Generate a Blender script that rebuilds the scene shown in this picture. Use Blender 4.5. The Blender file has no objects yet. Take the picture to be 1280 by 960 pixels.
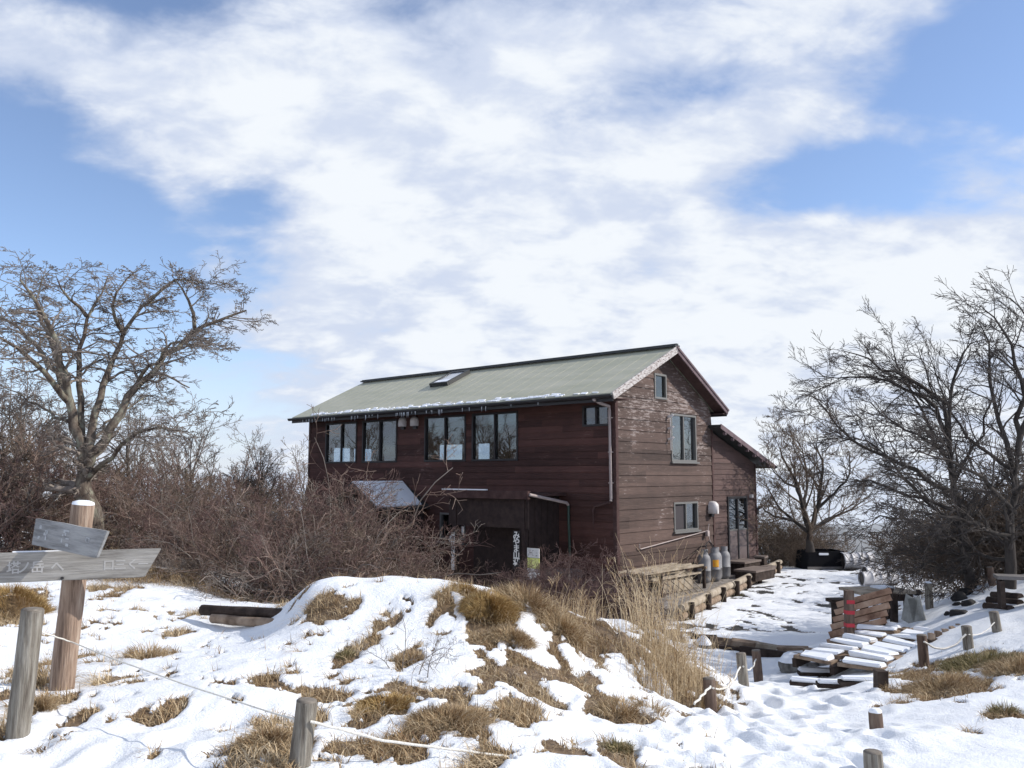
import bpy, bmesh, math, random
import numpy as np
from mathutils import Vector, Matrix
rad = math.radians
SC = bpy.context.scene
COL = SC.collection

# ------------------------------------------------------------------ camera, light, sky, exposure
F_PX = 1050.0; PITCH = math.atan(114/1050.0); EYE = 1.6
cam = bpy.data.cameras.new('camera'); cam.sensor_width = 36; cam.lens = 36*F_PX/1280
cam.clip_start = 0.1; cam.clip_end = 100000
co = bpy.data.objects.new('camera', cam); COL.objects.link(co)
co.location = (0, 0, EYE); co.rotation_euler = (rad(90)+PITCH, 0, 0); SC.camera = co

SUN = Vector((0.83, -0.02, 0.557)).normalized()
sl = bpy.data.lights.new('sun', 'SUN'); sl.energy = 4.4; sl.angle = rad(0.5); sl.color = (1, 0.95, 0.88)
so = bpy.data.objects.new('sun', sl); COL.objects.link(so)
so.rotation_euler = SUN.to_track_quat('Z', 'Y').to_euler()

SC.view_settings.view_transform = 'Standard'; SC.view_settings.look = 'None'
SC.view_settings.exposure = 0.06; SC.view_settings.gamma = 1; SC.view_settings.use_curve_mapping = False
SC.cycles.use_denoising = True; SC.cycles.max_bounces = 6; SC.cycles.diffuse_bounces = 3
SC.cycles.glossy_bounces = 3; SC.cycles.transparent_max_bounces = 12; SC.cycles.volume_bounces = 2
SC.cycles.caustics_reflective = False; SC.cycles.caustics_refractive = False

def ray(px, py):
    a = (px-640)/F_PX; b = -(py-480)/F_PX; c, s = math.cos(PITCH), math.sin(PITCH)
    return Vector((a, c-b*s, s+b*c))
def at(px, py, Y):
    r = ray(px, py); return Vector((0, 0, EYE)) + r*(Y/r.y)

def N(nt, typ, **kw):
    n = nt.nodes.new('ShaderNode'+typ)
    for k, v in kw.items():
        if k.startswith('i_'): 
            n.inputs[int(k[2:]) if k[2:].isdigit() else k[2:].replace('_', ' ')].default_value = v
        else: setattr(n, k, v)
    return n
def math_n(nt, op, a, b=None, c=None, clamp=False):
    n = nt.nodes.new('ShaderNodeMath'); n.operation = op; n.use_clamp = clamp
    for i, v in enumerate((a, b, c)):
        if v is None: continue
        if isinstance(v, (int, float)): n.inputs[i].default_value = v
        else: nt.links.new(v, n.inputs[i])
    return n.outputs[0]
def smooth(nt, v, lo, hi, t0=0.0, t1=1.0):
    n = nt.nodes.new('ShaderNodeMapRange'); n.interpolation_type = 'SMOOTHSTEP'
    nt.links.new(v, n.inputs[0]); n.inputs[1].default_value = lo; n.inputs[2].default_value = hi
    n.inputs[3].default_value = t0; n.inputs[4].default_value = t1
    return n.outputs[0]

def make_world():
    w = bpy.data.worlds.new('World'); SC.world = w; w.use_nodes = True; nt = w.node_tree; L = nt.links.new
    bg = nt.nodes['Background']; bg.inputs[1].default_value = 0.1
    sky = N(nt, 'TexSky', sky_type='NISHITA', sun_disc=False)
    sky.sun_elevation = math.asin(SUN.z); sky.sun_rotation = rad(90); sky.altitude = 1500
    sky.air_density = 1.0; sky.dust_density = 0.6; sky.ozone_density = 1.5
    tc = N(nt, 'TexCoord'); d = tc.outputs['Generated']
    sep = N(nt, 'SeparateXYZ'); L(d, sep.inputs[0])
    zz = math_n(nt, 'ADD', math_n(nt, 'MAXIMUM', sep.outputs[2], 0.0), 0.42)
    inv = math_n(nt, 'DIVIDE', 1.0, zz)
    pl = N(nt, 'VectorMath', operation='SCALE'); L(d, pl.inputs[0]); L(inv, pl.inputs['Scale'])
    cmb = N(nt, 'Mapping'); L(pl.outputs[0], cmb.inputs[0]); cmb.inputs['Rotation'].default_value = (0, 0, rad(-16)); cmb.inputs['Scale'].default_value = (0.85, 1.2, 0.9); cmb.inputs['Location'].default_value = (3.1, 1.7, 0)
    n1 = N(nt, 'TexNoise', i_Scale=4.3, i_Detail=10.0, i_Roughness=0.50, i_Distortion=0.15); L(cmb.outputs[0], n1.inputs['Vector'])
    n2 = N(nt, 'TexNoise', i_Scale=9.0, i_Detail=10.0, i_Roughness=0.58, i_Distortion=0.2); L(cmb.outputs[0], n2.inputs['Vector'])
    PS = 0.55
    cov = math_n(nt, 'ADD', math_n(nt, 'MULTIPLY', math_n(nt, 'SUBTRACT', n1.outputs[0], .5), 1.9), math_n(nt, 'MULTIPLY', math_n(nt, 'SUBTRACT', n2.outputs[0], .5), 1.35))
    cov = math_n(nt, 'ADD', cov, 0.17)
    # where the sky is open (-) and where the cloud deck is closed (+): directions on the sky
    blobs = [(50, 215, .20, 1.2, -.42), (30, 10, .12, 2.0, -.34), (165, 20, .07, 1.2, -.22), (300, 248, .05, 1.4, -.40), (420, 168, .09, 1.6, .9), (340, 130, .06, 1.6, .6), (270, 205, .10, 1.6, -.20), (480, 172, .05, 1.6, -.5), (520, 82, .04, 1.6, -.22), (240, 60, .10, 1.2, -.14), (360, 200, .05, 2, -.2), (290, 305, .045, 1, -.26),
             (870, 108, .04, 3.2, -.36), (780, 130, .05, 2.4, -.26), (950, 270, .06, 2.0, -.55), (1080, 225, .065, 2.2, -.62), (1200, 165, .10, 1.6, -.45), (1270, 60, .09, 1, -.26), (815, 345, .026, 2.4, -.34), (740, 140, .04, 2, -.18), (930, 434, .022, 3, -.22),
             (20, 340, .14, 1.3, -.30), (280, 480, .10, 1.3, -.26), (150, 400, .12, 1.3, -.26), (330, 540, .08, 1.5, -.18),
             (75, 88, .10, 1.9, 1.15), (185, 95, .05, 1.6, .6), (25, 60, .05, 2, .5), (205, 165, .055, 1.7, .65), (330, 95, .05, 1.8, .35), (230, 285, .055, 1.3, .45), (230, 250, .03, 2, .3), (300, 330, .07, 1.5, .4), (640, 20, .16, 2.2, .30), (1000, 35, .10, 2.4, .28), (640, 120, .09, 2.2, .20), (640, 400, .30, 1.5, .40), (620, 240, .15, 2.0, .34), (840, 170, .06, 3.0, .32), (1150, 330, .12, 2.0, .40), (1000, 390, .15, 1.6, .26),
             (250, 168, .06, 2.2, .55), (420, 110, .06, 1.8, .20), (400, 250, .07, 2.0, .16), (130, 270, .03, 3, .10), (230, 290, .06, 1.4, .12), (1100, 170, .04, 2.4, .30), (1060, 470, .25, 1.4, .7), (700, 400, .22, 1.8, .6), (430, 430, .12, 1.2, .4), (1200, 300, .10, 2, .5)]
    for px, py, r, asp, a in blobs:
        c = ray(px, py).normalized()
        vd = N(nt, 'VectorMath', operation='SUBTRACT'); L(d, vd.inputs[0]); vd.inputs[1].default_value = c
        vs = N(nt, 'VectorMath', operation='MULTIPLY'); L(vd.outputs[0], vs.inputs[0]); vs.inputs[1].default_value = (1/asp, 1, 1)
        ln = N(nt, 'VectorMath', operation='LENGTH'); L(vs.outputs[0], ln.inputs[0])
        cov = math_n(nt, 'ADD', cov, smooth(nt, ln.outputs['Value'], 0.0, r*1.6, a*(PS if a > 0 else 1.15), 0.0))
    mask = smooth(nt, cov, -0.22, 0.50, 0.06, 1.0)
    hz = smooth(nt, sep.outputs[2], -0.04, 0.22, 0.85, 0.0)
    mask = math_n(nt, 'SUBTRACT', 1.0, math_n(nt, 'MULTIPLY', math_n(nt, 'SUBTRACT', 1.0, mask), math_n(nt, 'SUBTRACT', 1.0, hz)))
    thick = smooth(nt, math_n(nt, 'ADD', cov, math_n(nt, 'MULTIPLY', math_n(nt, 'SUBTRACT', n2.outputs[0], .5), 2.0)), 0.20, 1.15)
    cc = N(nt, 'Mix', data_type='RGBA'); L(thick, cc.inputs[0]); cc.inputs[6].default_value = (6.3, 7.0, 8.5, 1); cc.inputs[7].default_value = (8.7, 9.1, 9.6, 1)
    blue = N(nt, 'Mix', data_type='RGBA', blend_type='MULTIPLY'); blue.inputs[0].default_value = 1; L(sky.outputs[0], blue.inputs[6]); blue.inputs[7].default_value = (SKYK[0], SKYK[1], SKYK[2], 1)
    mx = N(nt, 'Mix', data_type='RGBA'); L(mask, mx.inputs[0]); L(blue.outputs[2], mx.inputs[6]); L(cc.outputs[2], mx.inputs[7])
    L(mx.outputs[2], bg.inputs[0])
SKYK = (1.75, 1.75, 1.85)
make_world()

# ------------------------------------------------------------------ helpers
def tag(o, label=None, cat=None, group=None, kind=None):
    for k, v in (('label', label), ('category', cat), ('group', group), ('kind', kind)):
        if v: o[k] = v
    return o
def empty(name, loc=(0, 0, 0), rz=0.0):
    o = bpy.data.objects.new(name, None); COL.objects.link(o); o.location = loc; o.rotation_euler = (0, 0, rz); o.empty_display_size = 0.2
    return o
def link_mesh(name, me, mats, parent=None):
    o = bpy.data.objects.new(name, me); COL.objects.link(o)
    if not isinstance(mats, (list, tuple)): mats = [mats]
    for m in mats: me.materials.append(m)
    if parent: o.parent = parent
    return o
def np_mesh(name, V, quads=None, tris=None, smooth_=False, mat_idx=None):
    me = bpy.data.meshes.new(name); V = np.asarray(V, dtype=np.float32)
    q = np.zeros((0, 4), np.int32) if quads is None else np.asarray(quads, np.int32)
    t = np.zeros((0, 3), np.int32) if tris is None else np.asarray(tris, np.int32)
    loops = np.concatenate([q.ravel(), t.ravel()]); tot = np.concatenate([np.full(len(q), 4), np.full(len(t), 3)]).astype(np.int32)
    st = np.concatenate([[0], np.cumsum(tot)[:-1]]).astype(np.int32)
    me.vertices.add(len(V)); me.vertices.foreach_set('co', V.ravel())
    me.loops.add(len(loops)); me.loops.foreach_set('vertex_index', loops.astype(np.int32))
    me.polygons.add(len(tot)); me.polygons.foreach_set('loop_start', st); me.polygons.foreach_set('loop_total', tot)
    if smooth_: me.polygons.foreach_set('use_smooth', np.ones(len(tot), bool))
    me.update(calc_edges=True); me.validate()
    return me
def copy_tree(o, parent=None):
    c = o.copy(); COL.objects.link(c)
    if parent is not None: c.parent = parent
    for ch in [x for x in SC.objects if x.parent == o]: copy_tree(ch, c)
    return c

class MB:
    """collects simple solids, builds one mesh"""
    def __init__(s): s.v = []; s.f = []; s.sm = []
    def add(s, vs, fs, sm=False):
        b = len(s.v); s.v += [tuple(v) for v in vs]; s.f += [tuple(i+b for i in f) for f in fs]; s.sm += [sm]*len(fs)
    def box(s, c, size, rot=None, jit=0.0, taper=None):
        hx, hy, hz = size[0]/2, size[1]/2, size[2]/2; vs = []
        for z in (-hz, hz):
            for x, y in ((-hx, -hy), (hx, -hy), (hx, hy), (-hx, hy)):
                k = 1 if (taper is None or z < 0) else taper
                v = Vector((x*k+random.uniform(-jit, jit), y*k+random.uniform(-jit, jit), z+random.uniform(-jit, jit)))
                if rot is not None: v = rot @ v
                vs.append(v+Vector(c))
        s.add(vs, [(0, 3, 2, 1), (4, 5, 6, 7), (0, 1, 5, 4), (1, 2, 6, 5), (2, 3, 7, 6), (3, 0, 4, 7)])
    def b2(s, x0, x1, y0, y1, z0, z1): s.box(((x0+x1)/2, (y0+y1)/2, (z0+z1)/2), (abs(x1-x0), abs(y1-y0), abs(z1-z0)))
    def tube(s, pts, rs, n=8, cap=True, wob=0.0):
        pts = [Vector(p) for p in pts]
        if isinstance(rs, (int, float)): rs = [rs]*len(pts)
        vs = []; k = len(pts); ref = None
        for i, p in enumerate(pts):
            t = (pts[min(i+1, k-1)]-pts[max(i-1, 0)]).normalized()
            if ref is None: ref = Vector((0, 0, 1)) if abs(t.z) < .8 else Vector((1, 0, 0))
            a = t.cross(ref).normalized(); b = t.cross(a).normalized()
            for j in range(n):
                w = 2*math.pi*j/n; r = rs[i]*(1+random.uniform(-wob, wob))
                vs.append(p+a*math.cos(w)*r+b*math.sin(w)*r)
        fs = [(i*n+j, i*n+(j+1) % n, (i+1)*n+(j+1) % n, (i+1)*n+j) for i in range(k-1) for j in range(n)]
        s.add(vs, fs, True)
        if cap:
            s.add([v for v in vs[:n]], [tuple(range(n))]); s.add([v for v in vs[-n:]], [tuple(reversed(range(n)))])
    def bar(s, a, b, w, h, up=Vector((0, 0, 1)), jit=0.0):
        a = Vector(a); b = Vector(b); d = b-a; L = d.length; x = d.normalized(); y = Vector(up).cross(x).normalized(); z = x.cross(y)
        m = Matrix((x, y, z)).transposed(); s.box((a+b)/2, (L, w, h), rot=m, jit=jit)
    def build(s, name, mat, parent=None, bevel=0.0):
        me = bpy.data.meshes.new(name); me.from_pydata(s.v, [], s.f)
        me.polygons.foreach_set('use_smooth', s.sm); me.update()
        o = link_mesh(name, me, mat, parent)
        if bevel:
            bm = bmesh.new(); bm.from_mesh(me); bmesh.ops.recalc_face_normals(bm, faces=bm.faces)
            es = [e for e in bm.edges if len(e.link_faces) == 2 and e.calc_face_angle(0) > 0.8]
            if es: bmesh.ops.bevel(bm, geom=es, offset=bevel, segments=2, affect='EDGES', clamp_overlap=True)
            bm.to_mesh(me); bm.free()
        else:
            bm = bmesh.new(); bm.from_mesh(me); bmesh.ops.recalc_face_normals(bm, faces=bm.faces); bm.to_mesh(me); bm.free()
        return o

# ------------------------------------------------------------------ value noise
_rs = np.random.RandomState(7); _T = _rs.rand(256, 256)
def vnoise(x, y):
    xi = np.floor(x).astype(int); yi = np.floor(y).astype(int); fx = x-xi; fy = y-yi
    fx = fx*fx*(3-2*fx); fy = fy*fy*(3-2*fy)
    g = lambda a, b: _T[a & 255, b & 255]
    return (g(xi, yi)*(1-fx)+g(xi+1, yi)*fx)*(1-fy)+(g(xi, yi+1)*(1-fx)+g(xi+1, yi+1)*fx)*fy
def fbm(x, y, o=4, off=0.0):
    x = np.asarray(x, float)+off; y = np.asarray(y, float)+off*1.7; s = 0; a = .5; t = 0
    for i in range(o): s = s+a*vnoise(x*2**i+i*17.3, y*2**i+i*9.1); t += a; a *= .5
    return s/t

# ------------------------------------------------------------------ materials
def mat(name, col, rough=0.8, metal=0.0, spec=None):
    m = bpy.data.materials.new(name); m.use_nodes = True; b = m.node_tree.nodes['Principled BSDF']
    b.inputs['Base Color'].default_value = (*col, 1); b.inputs['Roughness'].default_value = rough; b.inputs['Metallic'].default_value = metal
    if spec is not None: b.inputs['Specular IOR Level'].default_value = spec
    return m
def noisy(name, cols, scale=5.0, stretch=(1, 1, 1), rough=0.85, bump=0.3, detail=6, dist=0.02, metal=0.0, lo=.3, hi=.7, coord='Object', spec=0.3):
    m = mat(name, cols[0], rough, metal, spec); nt = m.node_tree; L = nt.links.new; b = nt.nodes['Principled BSDF']
    tc = N(nt, 'TexCoord'); mp = N(nt, 'Mapping'); L(tc.outputs[coord], mp.inputs[0]); mp.inputs['Scale'].default_value = stretch
    oi = N(nt, 'ObjectInfo'); ad = N(nt, 'VectorMath', operation='ADD'); L(mp.outputs[0], ad.inputs[0])
    sc = N(nt, 'VectorMath', operation='SCALE'); sc.inputs[0].default_value = (13, 7, 5); L(oi.outputs['Random'], sc.inputs['Scale']); L(sc.outputs[0], ad.inputs[1])
    n = N(nt, 'TexNoise', i_Scale=scale, i_Detail=float(detail), i_Roughness=0.62); L(ad.outputs[0], n.inputs['Vector'])
    cr = N(nt, 'ValToRGB'); L(n.outputs[0], cr.inputs[0]); el = cr.color_ramp.elements
    k = len(cols)
    for i, c in enumerate(cols):
        p = lo+(hi-lo)*i/max(1, k-1)
        if i < 2: e = el[i]; e.position = p
        else: e = el.new(p)
        e.color = (*c, 1)
    L(cr.outputs[0], b.inputs['Base Color'])
    if bump:
        bp = N(nt, 'Bump', i_Strength=bump, i_Distance=dist); L(n.outputs[0], bp.inputs['Height']); L(bp.outputs[0], b.inputs['Normal'])
    return m
def siding(name, spacing, axis, base, worn, wear, z0=-1.3, var=.35):
    """weathered horizontal boards; each board and each length of board has its own tone"""
    m = mat(name, base, 0.75, 0, .25); nt = m.node_tree; L = nt.links.new; b = nt.nodes['Principled BSDF']
    tc = N(nt, 'TexCoord'); sp = N(nt, 'SeparateXYZ'); L(tc.outputs['Object'], sp.inputs[0]); u = sp.outputs[axis]; z = sp.outputs[2]
    row = math_n(nt, 'FLOOR', math_n(nt, 'DIVIDE', math_n(nt, 'SUBTRACT', z, z0-0.0001), spacing))
    w1 = N(nt, 'TexWhiteNoise', noise_dimensions='1D'); L(row, w1.inputs['W'])
    seg = math_n(nt, 'FLOOR', math_n(nt, 'ADD', math_n(nt, 'DIVIDE', u, 3.4), math_n(nt, 'MULTIPLY', w1.outputs[0], 7.0)))
    cb = N(nt, 'CombineXYZ'); L(seg, cb.inputs[0]); L(row, cb.inputs[1])
    w2 = N(nt, 'TexWhiteNoise', noise_dimensions='2D'); L(cb.outputs[0], w2.inputs['Vector'])
    cs = N(nt, 'CombineXYZ'); L(math_n(nt, 'MULTIPLY', u, 1.1), cs.inputs[0]); L(math_n(nt, 'MULTIPLY', z, 14.0), cs.inputs[2]); L(math_n(nt, 'MULTIPLY', row, 3.3), cs.inputs[1])
    n = N(nt, 'TexNoise', i_Scale=2.2, i_Detail=8.0, i_Roughness=.68); L(cs.outputs[0], n.inputs['Vector'])
    cl = N(nt, 'CombineXYZ'); L(u, cl.inputs[0]); L(math_n(nt, 'MULTIPLY', z, 1.0), cl.inputs[2])
    n2 = N(nt, 'TexNoise', i_Scale=.75, i_Detail=4.0, i_Roughness=.6); L(cl.outputs[0], n2.inputs['Vector'])
    k = math_n(nt, 'ADD', math_n(nt, 'MULTIPLY', math_n(nt, 'SUBTRACT', w2.outputs[0], .5), var*2), math_n(nt, 'ADD', 1.0, math_n(nt, 'MULTIPLY', math_n(nt, 'SUBTRACT', n.outputs[0], .5), 1.3)))
    k = math_n(nt, 'MULTIPLY', k, math_n(nt, 'ADD', .55, math_n(nt, 'MULTIPLY', n2.outputs[0], .9)))
    mu = N(nt, 'VectorMath', operation='SCALE'); mu.inputs[0].default_value = base; L(k, mu.inputs['Scale'])
    # peeled, bleached fibres
    n3 = N(nt, 'TexNoise', i_Scale=4.0, i_Detail=7.0, i_Roughness=.72); cs3 = N(nt, 'CombineXYZ')
    L(math_n(nt, 'MULTIPLY', u, 0.9), cs3.inputs[0]); L(math_n(nt, 'MULTIPLY', z, 4.5), cs3.inputs[2]); L(math_n(nt, 'MULTIPLY', row, 1.7), cs3.inputs[1]); L(cs3.outputs[0], n3.inputs['Vector'])
    up = smooth(nt, z, 0.6, 3.2, 0.0, wear)
    pe = math_n(nt, 'ADD', n3.outputs[0], math_n(nt, 'ADD', math_n(nt, 'MULTIPLY', math_n(nt, 'SUBTRACT', n2.outputs[0], .5), .55), up))
    pe = smooth(nt, pe, .64, .74, 0, .85)
    mx = N(nt, 'Mix', data_type='RGBA'); L(pe, mx.inputs[0]); L(mu.outputs[0], mx.inputs[6]); mx.inputs[7].default_value = (*worn, 1)
    L(mx.outputs[2], b.inputs['Base Color'])
    bp = N(nt, 'Bump', i_Strength=.5, i_Distance=.01); L(n.outputs[0], bp.inputs['Height']); L(bp.outputs[0], b.inputs['Normal'])
    return m

M = {}
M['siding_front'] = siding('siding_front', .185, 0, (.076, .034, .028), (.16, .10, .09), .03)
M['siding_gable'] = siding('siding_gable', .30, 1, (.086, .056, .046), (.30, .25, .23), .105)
M['siding_lean'] = siding('siding_lean', .165, 1, (.085, .052, .046), (.2, .15, .13), -.02, var=.2)
M['dark_wood'] = noisy('dark_wood', [(.022, .014, .013), (.05, .032, .028)], 6, (1, 1, 1))
M['black_frame'] = mat('black_frame', (.018, .015, .016), .5)
M['brown_trim'] = noisy('brown_trim', [(.045, .022, .02), (.09, .05, .045)], 5)
M['alu'] = mat('aluminium_frame', (.17, .165, .155), .5, .3)
M['grey_paint'] = noisy('grey_paint', [(.12, .11, .105), (.18, .165, .155)], 5)
M['pale_pipe'] = noisy('pale_pipe', [(.33, .27, .25), (.45, .38, .36)], 4, bump=.05)
M['barge'] = noisy('peeling_white', [(.10, .06, .05), (.42, .38, .36), (.55, .52, .5)], 3, (3, 3, 10), lo=.35, hi=.6)
M['barge_dark'] = noisy('barge_dark', [(.10, .07, .075), (.18, .13, .14)], 4)
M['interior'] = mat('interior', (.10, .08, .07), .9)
M['screen'] = mat('insect_screen', (.045, .038, .042), .9)
M['door_panel'] = mat('door_panel', (.115, .085, .082), .6)
M['vent'] = mat('vent_plastic', (.62, .58, .56), .5)
M['paper'] = noisy('paper', [(.7, .7, .68), (.6, .6, .6)], 9, bump=0)
M['snow_prop'] = noisy('settled_snow', [(.80, .83, .88), (.88, .89, .91)], 6, bump=.25, rough=.6, dist=.03)
M['icicle'] = mat('ice', (.75, .8, .85), .12)
M['white_paint'] = mat('white_paint', (.78, .77, .74), .7)
M['faded_paint'] = mat('faded_white_paint', (.42, .405, .385), .8)

def glass(name, tint, refl=1.0):
    m = bpy.data.materials.new(name); m.use_nodes = True; nt = m.node_tree; nt.nodes.clear(); L = nt.links.new
    out = N(nt, 'OutputMaterial'); tr = N(nt, 'BsdfTransparent'); tr.inputs[0].default_value = (*tint, 1); gl = N(nt, 'BsdfGlossy'); gl.inputs['Roughness'].default_value = .015
    gl.inputs[0].default_value = (refl, refl, refl, 1)
    fr = N(nt, 'Fresnel', i_IOR=1.6); n = N(nt, 'TexNoise', i_Scale=1.3, i_Detail=1.0); bp = N(nt, 'Bump', i_Strength=.06, i_Distance=.05)
    tc = N(nt, 'TexCoord'); L(tc.outputs['Object'], n.inputs['Vector']); L(n.outputs[0], bp.inputs['Height']); L(bp.outputs[0], gl.inputs['Normal'])
    lw = N(nt, 'LayerWeight', i_Blend=0.5); f5 = math_n(nt, 'POWER', lw.outputs['Facing'], 4.0)
    f2 = math_n(nt, 'MULTIPLY', math_n(nt, 'ADD', math_n(nt, 'MULTIPLY', f5, .94), .07), 1.4, clamp=True)
    mx = N(nt, 'MixShader'); L(f2, mx.inputs[0]); L(tr.outputs[0], mx.inputs[1]); L(gl.outputs[0], mx.inputs[2]); L(mx.outputs[0], out.inputs[0])
    return m
M['glass'] = glass('window_glass', (.58, .66, .72))
M['glass_green'] = glass('green_glass', (.35, .45, .42))

def roof_mat():
    m = noisy('green_metal_roof', [(.33, .33, .235), (.40, .39, .29), (.46, .44, .34)], .9, (.6, 2.2, 1), rough=.5, bump=.03, lo=.3, hi=.7, spec=.5)
    return m
M['roof'] = roof_mat()
M['roof_edge'] = mat('roof_edge', (.025, .027, .028), .5)

# ------------------------------------------------------------------ terrain
CP = []
def cp(px, py, Y): p = at(px, py, Y); CP.append((p.x, p.y, p.z))
for q in [(-4, 3, 0), (0, 2.2, 0), (4, 3, -.05), (-9, 4, .05), (9, 4, .15), (0, -3, .1), (-9, -4, .3), (9, -4, .3), (-16, 6, .6), (16, 6, .9), (9, 9, .1), (12, 12, .2), (14, 16, .25), (14, 22, -.5), (18, 30, -1.2),
          (-2, 11.3, .02), (-1, 11.2, -.05), (-.2, 11, -.15), (-2.6, 13, -.55), (-.5, 13, -.75), (1, 12.5, -.9), (-1, 16, -1.25), (2, 17, -1.5), (-4.4, 13, -.15), (-5, 16, -.3), (-4.5, 20, -1.2),
          (-7, 22, -1.0), (-9, 29, -1.5), (-12, 20, .1), (-12, 30, -.1), (-20, 30, 1.2), (-20, 15, .9), (-10, 11, .15), (-3, 24, -1.6), (-6, 27, -1.6), (0, 20.5, -1.58), (2.7, 22, -1.6), (5, 25, -1.6), (8, 28, -1.6),
          (3.6, 17.6, -1.6), (5, 17.3, -1.6), (7, 17.6, -1.6), (5, 20, -1.6), (9, 20, -1.6), (9, 27, -1.6), (11.5, 29, -1.6), (6, 22, -1.6), (12, 23, -1.4),
          (5, 33, -1.75), (12, 33, -1.9), (20, 34, -2.4), (0, 40, -2.5), (-10, 38, -.8), (0, 60, -16), (20, 60, -17), (-30, 60, -6), (-30, 42, .6), (32, 60, -15), (40, 30, -3), (-45, 30, 1.5), (0, 110, -62), (-60, 110, -45), (60, 110, -62)]: CP.append(q)
for q in [(40, 918, 5.45), (20, 860, 6.5), (200, 900, 5.8), (380, 935, 5.05), (500, 950, 4.9), (650, 955, 4.9), (640, 900, 5.9), (78, 855, 6.7), (250, 850, 6.8), (150, 760, 10.5), (100, 715, 13.5), (230, 715, 13.2),
          (300, 778, 10.0), (250, 765, 10.7), (350, 772, 9.4), (380, 738, 9.5), (450, 727, 9.6), (540, 726, 9.6), (600, 736, 9.4), (400, 780, 8.6), (500, 780, 8.5), (600, 800, 8.0), (450, 830, 7.3), (560, 860, 6.6), (640, 860, 6.7),
          (700, 792, 8.8), (740, 830, 8.4), (680, 870, 6.9), (740, 900, 6.6), (790, 820, 9.2), (800, 860, 8.3), (830, 900, 7.0), (830, 865, 8.9), (870, 830, 10.5), (760, 782, 12), (800, 790, 12.6), (700, 775, 15),
          (870, 799, 16.9), (960, 806, 16.3), (930, 836, 15.1), (985, 845, 14.2), (860, 845, 13.3), (930, 868, 11.0), (887, 888, 8.7), (900, 955, 5.5), (1000, 900, 8.0), (1000, 960, 5.6), (1095, 912, 7.3), (1200, 950, 5.8), (1100, 866, 9.3),
          (1200, 870, 8.6), (1280, 900, 7.2), (1280, 860, 8.6), (1150, 800, 12.6), (1130, 777, 14.5), (1200, 790, 12.2), (1250, 800, 11), (1280, 770, 12), (1215, 735, 15), (1280, 718, 15), (1040, 812, 15.2), (1090, 806, 14.6), (1130, 735, 23), (1165, 752, 18)]: cp(*q)
CPa = np.array(CP); _n = len(CPa)
_d = np.sqrt(((CPa[:, None, :2]-CPa[None, :, :2])**2).sum(-1)+0.15)
_A = np.zeros((_n+3, _n+3)); _A[:_n, :_n] = _d; _A[:_n, _n] = 1; _A[:_n, _n+1:] = CPa[:, :2]; _A[_n, :_n] = 1; _A[_n+1:, :_n] = CPa[:, :2].T
_w = np.linalg.solve(_A, np.concatenate([CPa[:, 2], [0, 0, 0]]))
def zbase(x, y):
    x = np.asarray(x, float); y = np.asarray(y, float); sh = x.shape; x = x.ravel(); y = y.ravel(); out = np.empty_like(x)
    for i in range(0, len(x), 40000):
        a = x[i:i+40000, None]; b = y[i:i+40000, None]
        out[i:i+40000] = np.sqrt((a-CPa[:, 0])**2+(b-CPa[:, 1])**2+.15)@_w[:_n]+_w[_n]+a[:, 0]*_w[_n+1]+b[:, 0]*_w[_n+2]
    return out.reshape(sh)
def hit(px, py, lo=3.0, hi=60.0):
    """where the line of sight first meets the ground"""
    r = ray(px, py); Y = np.linspace(lo, hi, 1200); t = Y/r.y; z = EYE+r.z*t; g = zbase(r.x*t, Y); k = np.where(z < g)[0]
    i = k[0] if len(k) else len(Y)-1
    return Vector((r.x*t[i], Y[i], g[i]))
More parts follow.
